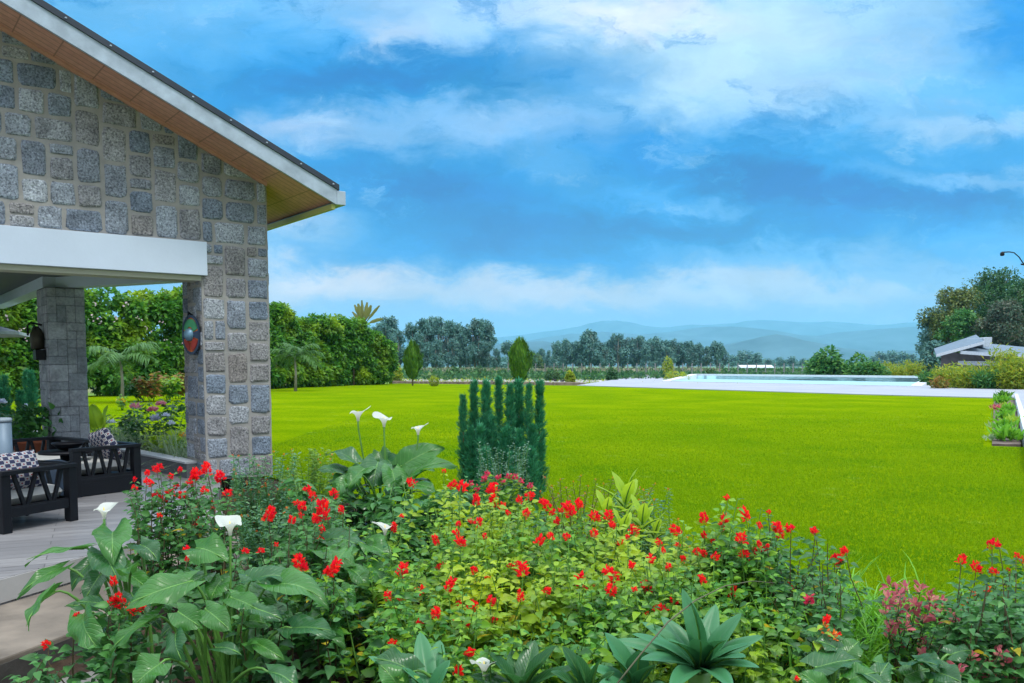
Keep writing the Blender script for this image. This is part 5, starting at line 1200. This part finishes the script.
REDS = """134,480 135,489 157,472 147,475 160,468 170,478 180,471 193,480 198,476 207,472 221,480 227,495 205,492 157,498 165,502 171,494 182,498 196,506 195,509 213,509 160,517 196,519 200,528 188,550 187,560 176,487 189,486 151,484
307,491 313,497 297,504 302,509 299,517 291,523 315,522 325,516 323,531 321,543 261,552 276,546 268,519 302,569 326,573 245,553
116,598 122,604 132,611 48,646 75,618 114,584 110,603
333,496 324,517 341,512 401,517 393,530 303,569 329,573 444,472 413,484 450,487 461,490 491,492 476,503 493,504 519,502 529,497 502,508 525,515 509,514 548,507 551,514 561,512 571,514 581,507 595,520 608,519 612,527 594,535 628,538 618,544 458,525 471,522 478,523 457,534 460,545 437,543 555,524 568,538 551,539 538,543 486,537 440,569 475,572 488,581 512,569 523,574 520,595 521,600 546,592 615,578 582,586 591,586 610,592 422,593 448,589 388,598 398,608 460,605 470,610 435,616 493,623 458,622 463,628 418,625 417,647 426,652 391,651 458,675 468,656 490,604 401,574
728,499 768,513 746,518 704,521 761,527 722,525 723,532 705,537 713,542 741,541 778,532 780,537 791,530 760,546 763,553 767,547 744,556 749,563 714,559 678,546 678,533 660,544 634,533 611,527 669,568 649,561 631,568 615,578 635,591 648,591 675,602 662,611 648,619 705,555 695,554 704,583 732,595 759,590 786,585 788,590 840,558 846,553 834,562 763,615 832,619 825,622 835,636 796,680 815,533 718,554 736,548 756,556 684,560 664,552
992,547 999,546 961,562 976,571 1016,557 1021,561 976,595 985,592 968,606 975,616 996,574 1008,570""".replace('\n', ' ').split()
REDS = [tuple(map(int, q_.split(','))) for q_ in REDS]
random.seed(77)
# plants : px of foot, Y, label, leaf material, extra leafy tips region (x0,x1,ytop0,ytop1,count)
SALV = [
 (165, 6.35, 'leftmost big red salvia bush, in front of the patio sofa', M_salvia2, (128,205,478,560,34)),
 (208, 6.1, 'red salvia bush at the foot of the stone pillar', M_salvia2, (180,240,485,570,30)),
 (60, 4.1, 'tiny red salvia with one bloom beside the lower step', M_salvia2, (42,70,645,668,4)),
 (120, 4.2, 'low scarlet salvia among the calla leaves at lower left', M_salvia2, (98,138,600,650,5)),
 (255, 5.3, 'sparse red salvia left of the tall calla clump in the middle', M_salvia2, (235,290,545,620,20)),
 (310, 5.5, 'red salvia in front of the fine leafed lantana', M_salvia2, (285,350,495,600,40)),
 (400, 5.2, 'red salvia between the two calla clumps', M_salvia, (365,430,525,640,44)),
 (455, 5.9, 'red salvia right under the blue cypress, left side', M_salvia, (425,485,480,570,44)),
 (505, 5.7, 'red salvia densest in bloom under the blue cypress', M_salvia, (480,540,495,580,46)),
 (440, 4.5, 'red salvia at bottom centre left, behind the single low calla bloom', M_salvia, (385,470,575,683,62)),
 (500, 4.6, 'red salvia with the largest hanging scarlet spike at bottom centre', M_salvia, (465,545,555,683,64)),
 (570, 5.5, 'red salvia left of the lime leaved shrub', M_salvia, (540,600,508,590,46)),
 (580, 4.6, 'red salvia above the low broad leaves at bottom centre', M_salvia, (545,625,560,665,60)),
 (640, 5.3, 'red salvia in front of the lime leaved shrub', M_salvia, (600,670,525,600,46)),
 (655, 4.5, 'red salvia behind the big agave rosette', M_salvia, (620,700,570,640,44)),
 (700, 5.1, 'red salvia between the agave and the lawn', M_salvia, (670,730,525,610,44)),
 (745, 5.0, 'tall red salvia with the highest spikes against the lawn', M_salvia, (722,775,508,600,46)),
 (790, 4.9, 'dark stemmed red salvia with the single magenta bloom', M_salvia2, (770,830,535,640,50)),
 (735, 4.3, 'red salvia right of the agave rosette', M_salvia, (720,800,585,683,40)),
 (835, 4.5, 'thin red salvia beside the arching grass at right', M_salvia2, (815,850,560,670,14)),
 (975, 4.3, 'red salvia left of the last one at the right edge', M_salvia2, (955,1000,560,683,40)),
 (1022, 4.3, 'red salvia at the right edge of the bed', M_salvia2, (1000,1040,565,683,36)),
]
feet = [bb_(px, Y) for px, Y, *_ in SALV]
tips = [[] for _ in SALV]
for (px, py) in REDS:
    Y = depth_for(py)+random.uniform(-.25, .25)
    if px < 240 and py < 530: Y = 6.3+random.uniform(-.25,.25)
    if px > 940: Y = 4.2+random.uniform(-.2,.2)
    if px < 140 and py > 570: Y = 4.1
    if px > 710 and py < 620: Y = 4.9+random.uniform(-.25, .25)
    p = at(px, py, Y)
    w = [((f.x-p.x)**2+((f.y-p.y)*.8)**2) for f in feet]; tips[int(np.argmin(w))].append((p, 1))
for i, (px, Y, lab, mt, reg) in enumerate(SALV):
    x0, x1, y0, y1, cnt = reg
    for k in range(int(cnt*.92)):
        qx = random.uniform(x0, x1); qy = y0+(-6 if random.random() < .15 else 8)+(y1-y0)*random.random()**1.5; Yq = depth_for(qy)+random.uniform(-.3, .3)
        if i in (0, 1): Yq = Y+random.uniform(-.3, .3)
        if px > 720: Yq = Y+random.uniform(-.3,.3)-(qy-y0)/(y1-y0+1)*.3
        p = at(qx, qy, Yq)
        p.z += random.uniform(-.13, .05)
        if p.z < bedz(p.x, p.y)+.06: continue
        tips[i].append((p, 0))
def salvia(i):
    px, Y, lab, mt, reg = SALV[i]; foot = feet[i]; r = np.random.default_rng(900+i)
    e = empty('salvia', foot, lab, 'flower bush'); m = MB(); P_, D_2, S_, U_ = [], [], [], []; YP, YD, YS = [], [], []
    fl = []
    for (T_, isf) in tips[i]:
        hz2 = Vector((T_.x-foot.x, T_.y-foot.y, 0)); b0 = foot+hz2*(.55+.3*r.random())+Vector((*(r.normal(size=2)*.04), 0)); b0.z = bedz(b0.x, b0.y)-.01
        H = T_.z-b0.z
        if H < .05: H = .05
        mid = b0.lerp(T_, .5)+Vector((*(r.normal(size=2)*.05), H*.06)); pts = [b0, b0.lerp(mid, .5)+Vector((*(r.normal(size=2)*.01), 0)), mid, mid.lerp(T_, .5)+Vector((*(r.normal(size=2)*.01), .012)), T_]
        m.tube(pts, [.0055,.0048,.004,.003,.002], 5, False)
        nn_ = max(4, int(H/.055)); az = r.uniform(0, 3.14)
        for q_ in range(nn_):
            t = 1-(q_+.35)/nn_*.86
            if t < .16: continue
            if t < .45 and r.random() < .45: continue
            tt = t*4; i0 = min(3, int(tt)); p = pts[i0].lerp(pts[i0+1], tt-i0); az += 1.57+r.normal()*.25
            sz = (.034+.040*min(1, (1-t)*3.0))*r.uniform(.75, 1.25)
            for sgn in (0, math.pi):
                d = np.array([math.cos(az+sgn), math.sin(az+sgn), r.uniform(-.25,.55)]); pp_ = np.array(p)+d*.014
                if t < .75 and r.random() < .035: YP.append(pp_); YD.append(d); YS.append(sz)
                else: P_.append(pp_); D_2.append(d); S_.append(sz)
                if r.random() < .35 and t < .9:     # side shoot
                    for a2 in (-.6, .6, 0):
                        d2 = np.array([math.cos(az+sgn+a2), math.sin(az+sgn+a2), .3+r.uniform(-.2,.3)]); P_.append(pp_+d*(.03+.03*r.random())+np.array([0,0,.012])); D_2.append(d2); S_.append(sz*.62)
        if isf: fl.append((T_, (T_-pts[3]).normalized()))
    m.build('stem', M_stem if mt is M_salvia else M_brstem, e)
    k = len(P_)
    link('foliage', cmesh(cloud(OVATE, np.array(P_), np.array(D_2), np.array([0,-.3,1.])+r.normal(size=(k,3))*.45, np.array(S_)), 'foliage', True), mt, e)
    if YP: link('yellow_leaves', cmesh(cloud(OVATE, np.array(YP), np.array(YD), np.array([0,0,1.])+r.normal(size=(len(YP),3))*.3, np.array(YS)), 'foliage', True), M_yellow, e)['kind'] = 'stuff'
    for (T_, d) in fl:
        me = FP_red[int(r.integers(0, 5))]
        if i == 3: me = FP_red[4]
        o = bpy.data.objects.new('flower', me); COL.objects.link(o); o.parent = e
        o.location = T_-foot; o.rotation_euler = (r.uniform(-.7,.7), r.uniform(-.7,.7), r.uniform(0,6)); s = r.uniform(.75, 1.25)*(1.15 if T_.y > 5.2 else .95); q9 = r.choice([.5, .68, .88]); o.scale = (s*q9, s*q9, s*q9*r.uniform(.85,1.35))
    return e
SE = [salvia(i) for i in range(len(SALV))]
for (px, py, Y, i) in [(809,603,4.4,17)]:
    o = bpy.data.objects.new('flower', FP_pink); COL.objects.link(o); o.parent = SE[i]; o.location = at(px, py, Y)-feet[i]; o['label'] = 'magenta bloom'
gp = bb_(490, 7.2)
def tipplant(loc, lab, pts_px, Y, mt, fmesh, seed, name, cat, lsz=.03, tmpl=OVATE, stem_n=None, every=1, dens=.02, fs=1.0, stemm=None):
    e = empty(name, loc, lab, cat); r = np.random.default_rng(seed); m = MB(); P_, D_2, S_ = [], [], []
    for j, (px, py) in enumerate(pts_px):
        T_ = at(px, py, Y+r.uniform(-.2,.2)); hz2 = Vector((T_.x-loc.x, T_.y-loc.y, 0)); b0 = loc+hz2*.5; H = T_.z-loc.z; mid = b0.lerp(T_, .5)+Vector((*(r.normal(size=2)*.03), .03)); m.tube([b0, mid, T_], [.005,.004,.0015], 5, False)
        nn_ = max(5, int(H/dens))
        for q_ in range(nn_):
            t = 1-q_/nn_*.9; p = b0.lerp(mid, t*2) if t < .5 else mid.lerp(T_, t*2-1)
            for s_ in range(2):
                a = r.uniform(0, 6.28); d = np.array([math.cos(a), math.sin(a), r.uniform(-.1,.9)]); P_.append(np.array(p)+d*.008); D_2.append(d); S_.append(lsz*r.uniform(.7, 1.4))
        if fmesh and j % every == 0:
            o = bpy.data.objects.new('flower', fmesh[j % len(fmesh)]); COL.objects.link(o); o.parent = e; o.location = T_-loc; o.rotation_euler = (r.uniform(-.6,.6), r.uniform(-.6,.6), r.uniform(0,6)); o.scale = (fs,)*3
    m.build('stem', stemm or M_stem, e); k = len(P_)
    link('foliage', cmesh(cloud(tmpl, np.array(P_), np.array(D_2), np.array([0,0,1.])+r.normal(size=(k,3))*.4, np.array(S_)), 'foliage', True), mt, e)
    return e
def rnd_pts(x0, x1, y0, y1, n, seed, top=None):
    r = random.Random(seed); return [(r.uniform(x0, x1), y0+(y1-y0)*r.random()) for _ in range(n)]
tipplant(gp, 'pink flowered geranium at the foot of the blue cypress clump', [(488,476),(498,480),(508,478),(515,479),(503,484),(491,492),(484,480),(520,483),(476,490),(530,488),(497,494),(470,486)], 7.2, M_salvia, [FP_pink], 1, 'geranium', 'flower', .05, fs=.95)
M_fine = leafmat('fine_sage_leaf', [G(.06,.18,.10), G(.10,.24,.14), G(.07,.22,.06), G(.16,.28,.14)], .3, .55)
M_fine2 = leafmat('fine_green_leaf', [G(.10,.24,.04), G(.16,.30,.05), G(.22,.34,.05)], .35, .55)
tipplant(bb_(255, 7.2), 'fine leafed orange tipped lantana beside the stone pillar', rnd_pts(232,300,455,520,90,1)+rnd_pts(228,290,500,560,40,2), 7.0, M_fine, [FP_or], 2, 'lantana', 'bush', .03, LANCE2, fs=.5, every=2)
tipplant(bb_(300, 7.6), 'fine yellow-green lantana left of the tall calla clump', rnd_pts(272,340,448,520,80,3), 7.5, M_fine2, [FP_or], 3, 'lantana', 'bush', .032, LANCE2, fs=.5, every=3)
tipplant(bb_(290, 6.2), 'grey-green fine leafed bush in front of the lanterns of callas', rnd_pts(235,345,500,600,110,4), 5.9, M_fine, [FP_or], 4, 'fine_leafed_bush', 'bush', .03, LANCE2, fs=.5, every=5)['label'] = 'grey-green fine leafed bush between the left salvias and the middle callas'
tipplant(bb_(505, 8.6), 'silvery small leafed plant in front of the blue cypress', rnd_pts(478,530,442,480,34,5), 8.4, leafmat('silver_leaf', [G(.10,.22,.15), G(.18,.30,.22), G(.07,.18,.12)], .3, .6), None, 5, 'silver_plant', 'plant', .022)
tipplant(bb_(575, 7.6), 'thin brown seeded weeds rising from the bed right of the cypress', [(545,478),(552,486),(560,480),(566,488),(573,482),(581,476),(588,486),(596,480),(604,484),(613,478),(620,482),(558,494),(570,497),(585,494),(600,492),(540,492),(552,498),(640,488),(655,484),(648,494)], 7.4, leafmat('seed_leaf', [G(.20,.22,.08), G(.24,.16,.08), G(.12,.22,.06)], .3, .7), [FP_or], 6, 'weed_stalks', 'plant', .026, LANCE, fs=.4, stemm=M_brstem)
tipplant(bb_(640, 6.8), 'grey-blue fine shrub behind the lime leaved shrub', rnd_pts(612,670,488,530,26,7), 6.6, M_fine, [FP_or], 7, 'fine_shrub', 'bush', .03, LANCE2, fs=.5, every=2)
tipplant(bb_(690, 6.4), 'yellow-green fine leafed plant between lime shrub and lawn', rnd_pts(655,715,515,560,34,8), 6.2, M_fine2, [FP_or], 8, 'fine_shrub', 'bush', .03, LANCE2, fs=.5, every=2)
tipplant(bb_(918, 4.6), 'mauve bracted plant between the arching grass and the right salvias', [(892,590),(908,593),(920,595),(885,605),(887,619),(916,611),(922,626),(941,609),(937,624),(955,628),(928,648),(957,663),(918,675),(900,600),(930,604),(946,620),(905,628),(912,640),(940,645),(925,662),(900,650),(890,635),(948,672),(966,650),(931,614),(899,612)], 4.4, M_salvia2, FP_mv, 9, 'bracted_plant', 'flower bush', .05, OVATE, dens=.06, fs=1.02, stemm=M_brstem)
tipplant(bb_(985, 4.0), 'low mauve bracted plant at the lower right corner', [(995,655),(976,677),(985,668),(1005,662),(960,676),(1010,676),(992,680),(970,665)], 3.9, M_salvia2, FP_mv, 10, 'bracted_plant', 'flower bush', .05, OVATE, dens=.05, fs=.9, stemm=M_brstem)
tipplant(bb_(830, 4.3), 'orange flowered low plant beside the arching grass', [(826,632),(832,640),(824,648),(836,650)], 4.1, M_salvia2, [FP_or], 11, 'low_orange_flower', 'flower', .045, dens=.05, fs=1.4)
# lime leaved shrub
def whorl(loc, lab, heads, mt, name, cat, Ls, seed, W_=.40):
    e = empty(name, loc, lab, cat); r = random.Random(seed)
    for (px, py, Y, s) in heads:
        c = at(px, py, Y); m = MB(); m.tube([loc.lerp(Vector((c.x, c.y, loc.z)), .6), c], [.008,.005], 6); m.build('stem', M_stem, e)
        for k in range(11):
            a = k*2.4+r.uniform(-.2,.2); el = 1.15-.13*k+r.uniform(-.1,.1); d = Vector((math.cos(a)*math.cos(el), math.sin(a)*math.cos(el), math.sin(el))); L_ = Ls*s*r.uniform(.8,1.15)
            big_leaf(e, c, c-UP*.012*k+d*.01, c-UP*.012*k+d*L_, L_*W_, mt, r, heart=False, droop=.07, petiole=False, fold=.3, wav=.04, twist=Vector((0,0,1))-d*.2)
    return e
whorl(bb_(628, 6.2), 'lime leaved broad leafed shrub rising above the red salvias', [(625,500,6.0,1.0),(606,512,5.9,.8),(642,520,5.8,.85),(622,528,5.6,.8),(655,530,5.9,.6)], M_lime, 'lime_shrub', 'shrub', .22, 1)
# --- calla lilies
M_spa = M_yel
def spathe(parent, loc, px, py, Y, s=1.0, face=0, seed=0, tilt=.3, label=None):
    s *= .78
    T_ = at(px, py, Y); m = MB(); b0 = loc+(Vector((T_.x, T_.y, loc.z))-loc)*.3; c = T_-UP*.05*s
    m.tube([b0, b0.lerp(c, .5)+Vector((.01,0,.02)), c-UP*.05*s, c], [.009,.007,.006,.007], 8); m.build('flower_stalk', M_stem, parent, True)
    vs = []; fs = []; nu, nv = 24, 8; r = random.Random(seed)
    for j in range(nv):
        t = j/(nv-1); rad = s*(.010+.052*t**2.4+.006*t); z = s*(-.045+.10*t)
        for i in range(nu):
            a = 2*math.pi*i/nu; lip = max(0, math.cos(a)); 
            rr = rad*(1+.55*t**3*lip); zz = z-s*.028*t**5*(1-.9*lip)-s*.012*t**6*math.sin(a*3+seed) + s*.018*t**4*lip
            vs.append(c+Vector((math.cos(a+face)*rr, math.sin(a+face)*rr, zz+.045*s)))
    for j in range(nv-1):
        for i in range(nu): fs.append((j*nu+i, j*nu+(i+1)%nu, (j+1)*nu+(i+1)%nu, (j+1)*nu+i))
    fl = link('flower', npmesh('flower', vs, np.array(fs), True), M_white, parent)
    if label: fl['label'] = label
    m = MB(); m.tube([c+UP*.0, c+UP*.05*s, c+UP*.085*s], [.006*s,.0055*s,.002*s], 8); m.build('spadix', M_spa, fl, True)
def calla(foot, lab, leaves, flowers, extra, seed, mats=(None, None), region=None):
    e = empty('calla_lily', foot, lab, 'calla lily'); r = random.Random(seed)
    for (ax_, ay_, tx_, ty_, w, Ya, Yt, *tw) in leaves:
        w *= .84
        A_ = at(ax_, ay_, Ya); T_ = at(tx_, ty_, Yt); big_leaf(e, foot+Vector((r.uniform(-.07,.07), r.uniform(-.07,.07), 0)), A_, T_, w, r.choice([M_calla, M_calla, M_calla2]), r, True, r.uniform(.03,.14), fold=r.uniform(.1,.55), wav=r.uniform(.07,.14), twist=(tw[0]+Vector((r.uniform(-.3,.3), r.uniform(-.2,.4), 0)) if tw else None))
    for k in range(extra):
        x0, x1, y0, y1, Yn, Yf = region; px = r.uniform(x0, x1); py = r.uniform(y0, y1); Y = r.uniform(Yn, Yf); A_ = at(px, py, Y)
        out = Vector((A_.x-foot.x, A_.y-foot.y-.05, 0)); out = out.normalized() if out.length > .02 else Vector((0,-1,0)); a = r.uniform(-.7,.7); out = Vector((out.x*math.cos(a)-out.y*math.sin(a), out.x*math.sin(a)+out.y*math.cos(a), 0))
        L_ = r.uniform(.13,.23); T_ = A_+(out+UP*r.uniform(-.75,.45)).normalized()*L_
        big_leaf(e, foot+Vector((r.uniform(-.08,.08), r.uniform(-.06,.06), 0)), A_, T_, L_*r.uniform(.5,.68), r.choice([M_calla, M_calla2]), r, True, r.uniform(.03,.14), fold=r.uniform(.15,.6), wav=r.uniform(.06,.13))
    for f_ in flowers: spathe(e, foot, *f_)
    return e
V = Vector
calla(bb_(128, 4.5), 'leftmost calla lily clump arching over the patio steps', [
 (84,548,24,560,.10,4.5,4.3,V((0,-.2,1))), (62,568,16,596,.09,4.4,4.2,V((.3,-.5,1))), (54,592,25,628,.11,4.2,4.0,V((-.5,-.6,.7))), (113,532,113,560,.23,4.5,4.25,V((0,-1,.45))), (104,552,118,580,.2,4.4,4.2,V((0,-.9,.6))),
 (84,614,100,652,.19,4.1,3.9,V((-.2,-.9,.6))), (92,562,70,590,.12,4.5,4.4), (122,570,150,590,.15,4.5,4.4), (140,545,158,560,.17,4.6,4.5), (100,575,84,600,.13,4.4,4.3)],
 [(104,512,4.55,.95,1.0,1,.3)], 9, 1, region=(95,160,560,640,4.2,4.7))
calla(bb_(212, 4.15), 'big calla lily clump with thick pale stalks at bottom left', [
 (188,582,122,606,.21,4.0,3.85,V((.1,-.7,.8))), (156,618,107,654,.11,3.9,3.8,V((-.3,-.5,.9))), (178,612,202,628,.15,3.85,3.8,V((0,-1,.5))), (206,610,230,630,.15,3.9,3.8,V((0,-1,.6))), (196,548,228,561,.20,4.2,4.1,V((0,-.8,.8))),
 (232,598,262,612,.14,4.0,3.9,V((0,-.8,.7))), (176,634,182,662,.14,3.8,3.7,V((-.2,-1,.3))), (160,664,133,686,.18,3.65,3.55,V((0,-.8,.8))), (272,586,328,602,.22,4.1,3.95,V((.1,-.7,.9))), (292,628,332,630,.18,3.95,3.8,V((0,-.8,.8))),
 (258,644,285,660,.09,3.9,3.85,V((0,-.8,.8))), (216,648,242,654,.08,3.8,3.75,V((0,-.8,.8))), (240,590,276,598,.12,4.2,4.1), (268,672,300,690,.14,3.7,3.6), (205,575,180,590,.16,4.2,4.05,V((0,-.7,.8))), (222,580,210,600,.14,4.2,4.1), (250,575,268,590,.15,4.3,4.2)],
 [(230,527,4.25,1.05,2.2,2,.3)], 10, 2, region=(170,300,580,640,3.9,4.4))
calla(bb_(338, 5.0), 'calla lily with glossy overlapping leaves between the left salvias and the middle', [
 (316,552,356,566,.24,5.0,4.8,V((0,-.7,.9))), (325,540,372,552,.20,5.1,4.95), (300,590,350,604,.22,4.6,4.4,V((0,-.7,.9))), (305,625,345,640,.20,4.4,4.2,V((0,-.7,.9))), (352,570,368,590,.16,4.8,4.7), (366,545,392,560,.18,5.0,4.9), (340,590,352,612,.16,4.6,4.5), (325,612,300,628,.15,4.4,4.3), (372,568,388,588,.15,4.9,4.8)],
 [(385,529,5.2,.95,3.4,3,.5)], 8, 3, region=(310,395,545,640,4.4,5.1))
calla(bb_(385, 6.9), 'tallest calla lily clump with three white blooms against the lawn', [
 (402,466,443,446,.30,6.8,6.8,V((-.1,-.9,.6))), (408,477,456,462,.22,6.7,6.7,V((0,-.6,.9))), (356,463,326,452,.20,6.8,6.9,V((0,-.4,1))), (378,462,372,488,.30,6.8,6.6,V((0,-1,.4))), (366,468,345,488,.24,6.7,6.5,V((-.3,-.8,.6))), (392,470,396,495,.26,6.7,6.5,V((.2,-1,.4))), (388,460,404,478,.20,6.9,6.8,V((0,-.8,.6))), (410,484,436,490,.20,6.6,6.5,V((0,-.6,.8))), (350,482,332,500,.20,6.6,6.5,V((-.2,-.8,.6))), (380,452,386,470,.2,6.95,6.9,V((0,-1,.3)))],
 [(358,415,6.9,1.25,0,4,.3), (384,421,6.9,1.2,2.5,5,.3), (418,430,6.8,1.0,.2,6,.3)], 16, 4, region=(345,425,470,520,6.3,6.9))
calla(bb_(470, 3.75), 'low calla lily with one open bloom at the bottom centre', [
 (412,672,372,658,.16,3.6,3.6,V((0,-.6,.9))), (400,690,380,664,.15,3.5,3.5,V((0,-.7,.8)))], [(484,667,3.6,.95,4.6,7,.3)], 0, 5)
calla(bb_(690, 6.0), 'x', [], [], 0, 6) if False else None
calla(bb_(838, 3.9), 'blue-green calla leaves at bottom right beside the agave', [(815,668,862,658,.20,3.8,3.8,V((0,-.6,.9))), (838,650,815,640,.14,3.9,3.9), (850,680,880,672,.16,3.7,3.7), (822,690,800,672,.14,3.6,3.6), (845,655,860,640,.13,3.95,4.0), (870,690,890,660,.12,3.7,3.8)], [], 2, 7, region=(820,870,665,690,3.6,3.9))
calla(bb_(925, 3.9), 'low broad calla leaves below the mauve bracted plant', [(905,676,930,668,.16,3.8,3.8), (935,672,962,682,.16,3.7,3.6), (890,670,872,660,.15,3.8,3.8), (950,655,972,650,.13,3.9,3.9)], [], 3, 8, region=(880,970,655,690,3.6,3.9))
for fx, fy, fh, fw, fl_ in ((350,6.3,.84,.8,'dark leafy plant at the foot of the tallest callas, left side'), (402,6.2,.80,.8,'dark leafy plant at the foot of the tallest callas, right side'), (322,6.6,.85,.8,'leafy green plant between the lantanas and the tallest callas'), (434,6.6,.86,.8,'leafy green plant between the tallest callas and the blue cypress'), (372,5.8,.70,.8,'leafy plant behind the small white calla bloom in the middle')):
    leafy(bb_(fx, fy), fl_, fh, fw, 800, M_salvia2, int(fx), ls=.08, name='leafy_plant', stems=12)
# --- agaves
def agave(foot, centre, lab, tips_, mt, seed, w=.12):
    e = empty('agave', foot, lab, 'agave'); r = random.Random(seed)
    m = MB(); m.tube([foot, foot.lerp(centre, .5), centre], [.04,.045,.05], 8); m.build('stem', M_stem, e, True)
    for (tx, ty, Y) in tips_:
        T_ = at(tx, ty, Y); d = T_-centre; L_ = d.length; d.normalize()
        big_leaf(e, centre, centre+d*.03, T_, w*r.uniform(.8,1.0), mt, r, heart=False, droop=.06, petiole=False, fold=.55, wav=.015, twist=V((0,-.35,1))-d*.3)
    return e
ac = at(700, 672, 3.75)
agave(bb_(700, 3.8), ac, 'large blue-green agave rosette at the bottom of the bed', [(682,588,3.8),(742,613,3.75),(764,636,3.7),(750,644,3.55),(746,657,3.45),(642,622,3.8),(612,640,3.75),(661,616,3.9),(632,634,3.6),(701,618,3.9),(716,604,3.95),(690,600,3.6),(668,640,3.4),(725,640,3.4),(760,668,3.4),(640,660,3.45),(700,640,3.35),(732,690,3.2),(670,690,3.2)], M_agave, 1, .11)
ac = at(636, 690, 3.6)
agave(bb_(636, 3.65), ac, 'smaller agave rosette left of the large one, cut by the bottom edge', [(604,632,3.6),(612,655,3.5),(640,650,3.5),(590,668,3.5),(655,665,3.4),(625,645,3.7),(598,688,3.3),(668,690,3.4)], M_agave, 2, .11)
ac = at(520, 694, 3.65)
agave(bb_(520, 3.7), ac, 'broad green strap leaved plant at the bottom centre', [(556,646,3.6),(545,660,3.5),(488,652,3.6),(575,668,3.5),(500,672,3.4),(470,676,3.6),(535,640,3.8),(512,650,3.8)], M_calla2, 3, .11)
ac = at(430, 700, 3.6)
agave(bb_(430, 3.65), ac, 'dark blue-green strap leaved plant at bottom centre left', [(368,656,3.6),(385,652,3.7),(420,632,3.8),(402,668,3.5),(450,660,3.6),(440,640,3.8)], M_agave, 4, .10)
ac = at(590, 700, 3.5)
agave(bb_(590, 3.55), ac, 'green strap leaved plant between the smaller agave and the bottom centre', [(562,646,3.5),(575,655,3.45),(600,660,3.4),(550,672,3.4),(615,672,3.4)], M_calla2, 5, .10)
# --- grasses in front
blades('arching_grass', bb_(862, 5.1), 'bright green arching grass clump at the lawn edge on the right', 'grass', 620, .74, .020, M_tuft, 31, .24, 1.15)
blades('arching_grass', bb_(838, 4.7), 'bright arching grass left of the largest grass clump', 'grass', 380, .66, .018, M_tuft, 32, .18, 1.15)
blades('arching_grass', bb_(892, 4.8), 'bright arching grass behind the mauve bracted plant', 'grass', 380, .62, .018, M_tuft, 33, .18, 1.15)
blades('spider_plant', bb_(148, 3.95), 'thin striped spider plant at the foot of the left calla clump', 'plant', 60, .34, .010, M_bamboo, 34, .05, 1.2)
blades('spider_plant', bb_(108, 4.05), 'dark spider plant beside the lower step', 'plant', 40, .26, .010, M_tuft, 35, .05, 1.2)
# arching thorny branch
br = empty('rose_branch', at(612, 686, 3.3), 'long bare arching branch crossing over the agave rosette', 'branch')
m = MB(); pts = [at(612,690,3.3), at(640,655,3.4), at(668,622,3.5), at(696,600,3.65), at(725,586,3.8), at(752,581,4.0), at(775,583,4.1)]; m.tube(pts, [.0036,.0036,.0034,.0032,.0028,.0022,.0015], 6); m.build('stem', simple('grey_twig', (.09,.09,.05), .8), br, True)
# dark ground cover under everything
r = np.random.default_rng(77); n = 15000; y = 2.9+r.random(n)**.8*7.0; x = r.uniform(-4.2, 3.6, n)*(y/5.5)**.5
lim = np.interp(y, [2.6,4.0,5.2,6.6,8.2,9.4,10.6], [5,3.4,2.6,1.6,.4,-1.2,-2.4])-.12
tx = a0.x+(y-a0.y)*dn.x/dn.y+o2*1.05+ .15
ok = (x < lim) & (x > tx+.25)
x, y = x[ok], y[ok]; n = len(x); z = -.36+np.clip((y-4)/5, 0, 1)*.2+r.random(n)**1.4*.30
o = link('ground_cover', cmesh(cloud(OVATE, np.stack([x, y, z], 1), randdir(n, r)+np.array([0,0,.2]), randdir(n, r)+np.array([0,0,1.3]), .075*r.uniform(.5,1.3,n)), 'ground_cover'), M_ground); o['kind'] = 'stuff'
# --- blades of the mown lawn, dense near the camera and thinning with distance
r = np.random.default_rng(78); n = 1150000
Y = 4.0+30*r.random(n)**1.3; u_ = r.uniform(-.55, 1.15, n); x = u_*Y
xl = np.interp(Y, [2.2,2.6,4.0,5.2,6.6,8.2,9.4,10.6,11.9,13.4], [14,5,3.4,2.6,1.6,.4,-1.2,-2.4,-3.2,-4.6])
stripx = np.array([0.0])
ok = (x > xl-.02) & (r.random(n) < np.clip(1-(Y-7)/25, 0, 1)**1.2) & ~((Y > 16.4) & (u_ > .538) & (u_ < .60))
x, Y = x[ok], Y[ok]; n = len(x); pos = np.stack([x, Y, np.full(n, LZ-.003)], 1)
d = np.concatenate([r.normal(size=(n,2))*.55, np.ones((n,1))], 1); sz = np.stack([.0045*(1+Y*.09), .022+.016*r.random(n), np.ones(n)], 1)
tri = (np.array([(-.5,0,0),(.5,0,0),(0,1,0)], dtype=np.float32), np.array([(0,1,2)], dtype=np.int32))
bl_ = cloud(tri, pos, d, randdir(n, r)+np.array([0,-1.0,0]), sz)
o = link('grass_blades', npmesh('grass_blades', *bl_), M_grass); o['kind'] = 'stuff'
